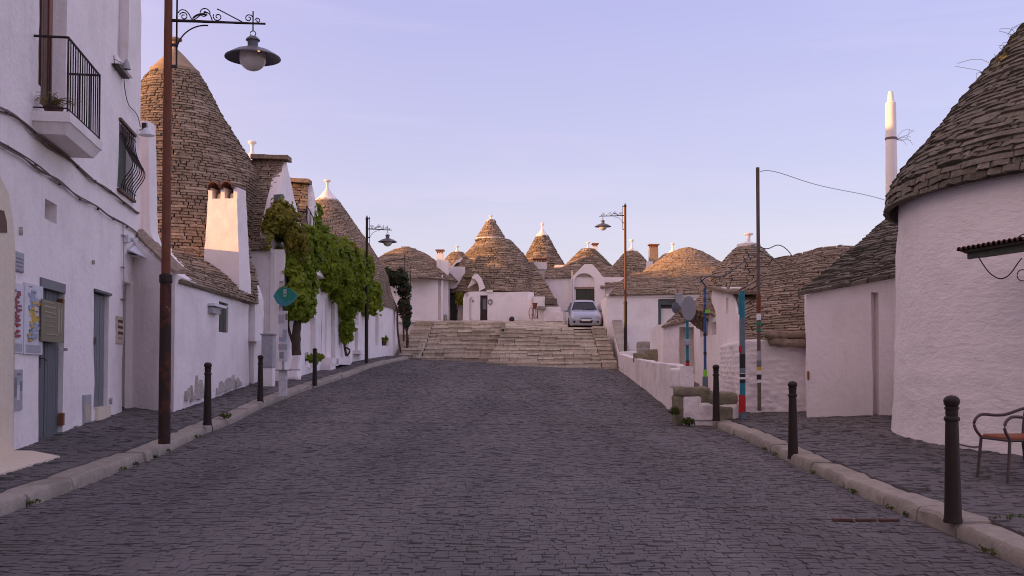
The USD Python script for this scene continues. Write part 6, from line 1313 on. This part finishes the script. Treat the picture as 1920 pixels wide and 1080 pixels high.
cobj('body', man2tri(body), 'car_silver', smooth=32)
cobj('windscreen', hexa([(-.66, 1.235, 1.04), (.66, 1.235, 1.04), (.505, 1.93, 1.495), (-.505, 1.93, 1.495), (-.66, 1.245, 1.047), (.66, 1.245, 1.047), (.505, 1.938, 1.502), (-.505, 1.938, 1.502)]), 'pane')
cobj('rear_window', hexa([(-.5, 3.93, 1.0), (.5, 3.93, 1.0), (.45, 3.80, 1.40), (-.45, 3.80, 1.40), (-.5, 3.94, 1.0), (.5, 3.94, 1.0), (.45, 3.81, 1.40), (-.45, 3.81, 1.40)]), 'pane')
cobj('dashboard', box((0, 1.42, .99), (1.25, .34, .10)), 'car_interior'); cobj('steering_wheel', tube([(-.34 * -1 + .17 * math.cos(a), 1.66 + .05 * math.sin(a), 1.06 + .16 * math.sin(a)) for a in np.linspace(0, 2 * np.pi, 19)], .016, 6), 'car_black')
for s in (-1, 1):
    cobj('seat', bbox_((s * .34, 2.35, 1.06), (.46, .16, .52), .06), 'car_interior' if s > 0 else 'tan_seat', smooth=40); cobj('headrest', bbox_((s * .34, 2.40, 1.38), (.24, .09, .15), .04), 'car_interior' if s > 0 else 'tan_seat', smooth=40)
cobj('mirror', bbox_((0, 1.99, 1.43), (.22, .03, .06), .012), 'car_black')
cobj('bumper_mouth', hexa([(-.37, .03, .34), (.37, .03, .34), (.37, .12, .34), (-.37, .12, .34), (-.40, .03, .52), (.40, .03, .52), (.40, .12, .52), (-.40, .12, .52)]), 'car_black')
cobj('number_plate', box((0, -.012, .515), (.46, .014, .095)), 'plate')
gr = cobj('grille', hexa([(-.27, -.02, .60), (.27, -.02, .60), (.27, .1, .60), (-.27, .1, .60), (-.35, .045, .715), (.35, .045, .715), (.35, .12, .715), (-.35, .12, .715)]), 'car_black')
em = meshkit.text_mesh('S', .085, .012, True); em.apply_translation(-em.bounds.mean(0)); em.apply_transform(trimesh.transformations.rotation_matrix(math.pi / 2, [1, 0, 0])); em.apply_translation((0, -.018, .658)); cobj('badge', em, 'chrome')
for s in (-1, 1):
    cobj('headlight', man2tri(m3.Manifold.hull_points([(s * x, y, z) for x, y, z in ((.36, .0, .62), (.40, .06, .735), (.74, .20, .80), (.765, .20, .70), (.70, .05, .61), (.40, .15, .65), (.74, .32, .78), (.70, .25, .66))])), 'head_lens', smooth=30)
    cobj('fog_lamp', lathe([(.001, 0), (.055, 0), (.055, .05), (.001, .05)], (0, 0, 0), 14).apply_transform(trimesh.transformations.translation_matrix((s * .60, .028, .43)) @ trimesh.transformations.rotation_matrix(math.pi / 2, [1, 0, 0])), 'car_black')
    cobj('wing_mirror', bbox_((s * .98, 1.42, 1.03), (.19, .12, .13), .04), 'car_silver' if s < 0 else 'car_black', smooth=40); cobj('mirror_arm', box((s * .88, 1.42, .98), (.10, .05, .04)), 'car_black')
    cobj('wiper', tube([(s * .1, 1.22, 1.045), (s * .1 + .42, 1.33, 1.115)], .010, 5), 'car_black')
    for y in (.72, 3.22):
        w_ = cobj('wheel', lathe([(.19, -.09), (.27, -.10), (.315, -.07), (.325, 0), (.315, .07), (.27, .10), (.19, .09), (.19, -.09)], (0, 0, 0), 28).apply_transform(trimesh.transformations.translation_matrix((s * .765, y, .325)) @ trimesh.transformations.rotation_matrix(math.pi / 2, [0, 1, 0])), 'tyre', smooth=40)
        cobj('rim', lathe([(.001, -.06), (.20, -.06), (.20, .06), (.001, .06)], (0, 0, 0), 20).apply_transform(trimesh.transformations.translation_matrix((s * .765, y, .325)) @ trimesh.transformations.rotation_matrix(math.pi / 2, [0, 1, 0])), 'disc_grey', w_)

# worn patches and cracks on the whitewash
def ragged(parent, pl, spots, mat, name, seed, out=.004):
    r = np.random.default_rng(seed)
    for (px, py, w, h) in spots:
        n = 14; a = np.linspace(0, 2 * np.pi, n, endpoint=False); k = r.uniform(.25, 1.15, n)
        u, z = pl.uz(px, py); s = .5 * np.hypot(*(pl.pt(u, z)[:2])) / FOC
        obj(name, slab_plate([pl.pt(u + math.cos(t) * w * s * q * 1.6, z + math.sin(t) * h * s * q, out + .045) for t, q in zip(a, k)], .05, np.r_[pl.n, 0]), mat, parent)
r = np.random.default_rng(31)
for px0, px1, yb0, yb1, hmax in ((346, 382, 752, 744, 46), (403, 450, 738, 722, 34)):
    n = 15; xs = np.linspace(px0, px1, n); hs_ = r.uniform(.15, 1.0, n) * hmax * np.sin(np.linspace(.4, 2.8, n)); lo_ = [(x, yb0 + (yb1 - yb0) * (x - px0) / (px1 - px0) + r.uniform(-3, 3)) for x in xs]
    for q in range(n - 1):
        if r.random() < .14: continue
        a, b = lo_[q], lo_[q + 1]; obj('flaked_patch', slab_plate([PL2.at(a[0], a[1], .049), PL2.at(b[0], b[1], .049), PL2.at(b[0] - .3, b[1] - hs_[q + 1], .049), PL2.at(a[0], a[1] - hs_[q], .049)], .05, np.r_[PL2.n, 0]), 'flaked', tr1)
ragged(tall, PL1, [(35, 434, 1.5, 14), (172, 492, 2, 8), (120, 655, 1.5, 5), (205, 752, 3, 10), (140, 800, 5, 6)], 'flaked', 'flaked_patch', 6)
def on_round(px, py, out=.03):
    d = ray(px, py); k = d[:2] / np.linalg.norm(d[:2]); b = k @ R1C; q = math.sqrt(max(0, (R1R - .08) ** 2 - (R1C @ R1C - b * b))); p = d * ((b - q) / np.linalg.norm(d[:2])) + [0, 0, EYE]
    nn_ = np.r_[(p[:2] - R1C) / R1R, 0]; return p + nn_ * out
for pts in (((1700, 823), (1712, 826), (1724, 825), (1740, 829)), ((1796, 831), (1812, 834), (1826, 837), (1845, 836)), ((1870, 818), (1888, 822), (1905, 820))):
    obj('crack', tube(spline([on_round(a, b, .055) for a, b in pts], 10), [.002] + [.010] * 8 + [.002], 5), 'crack', r1)
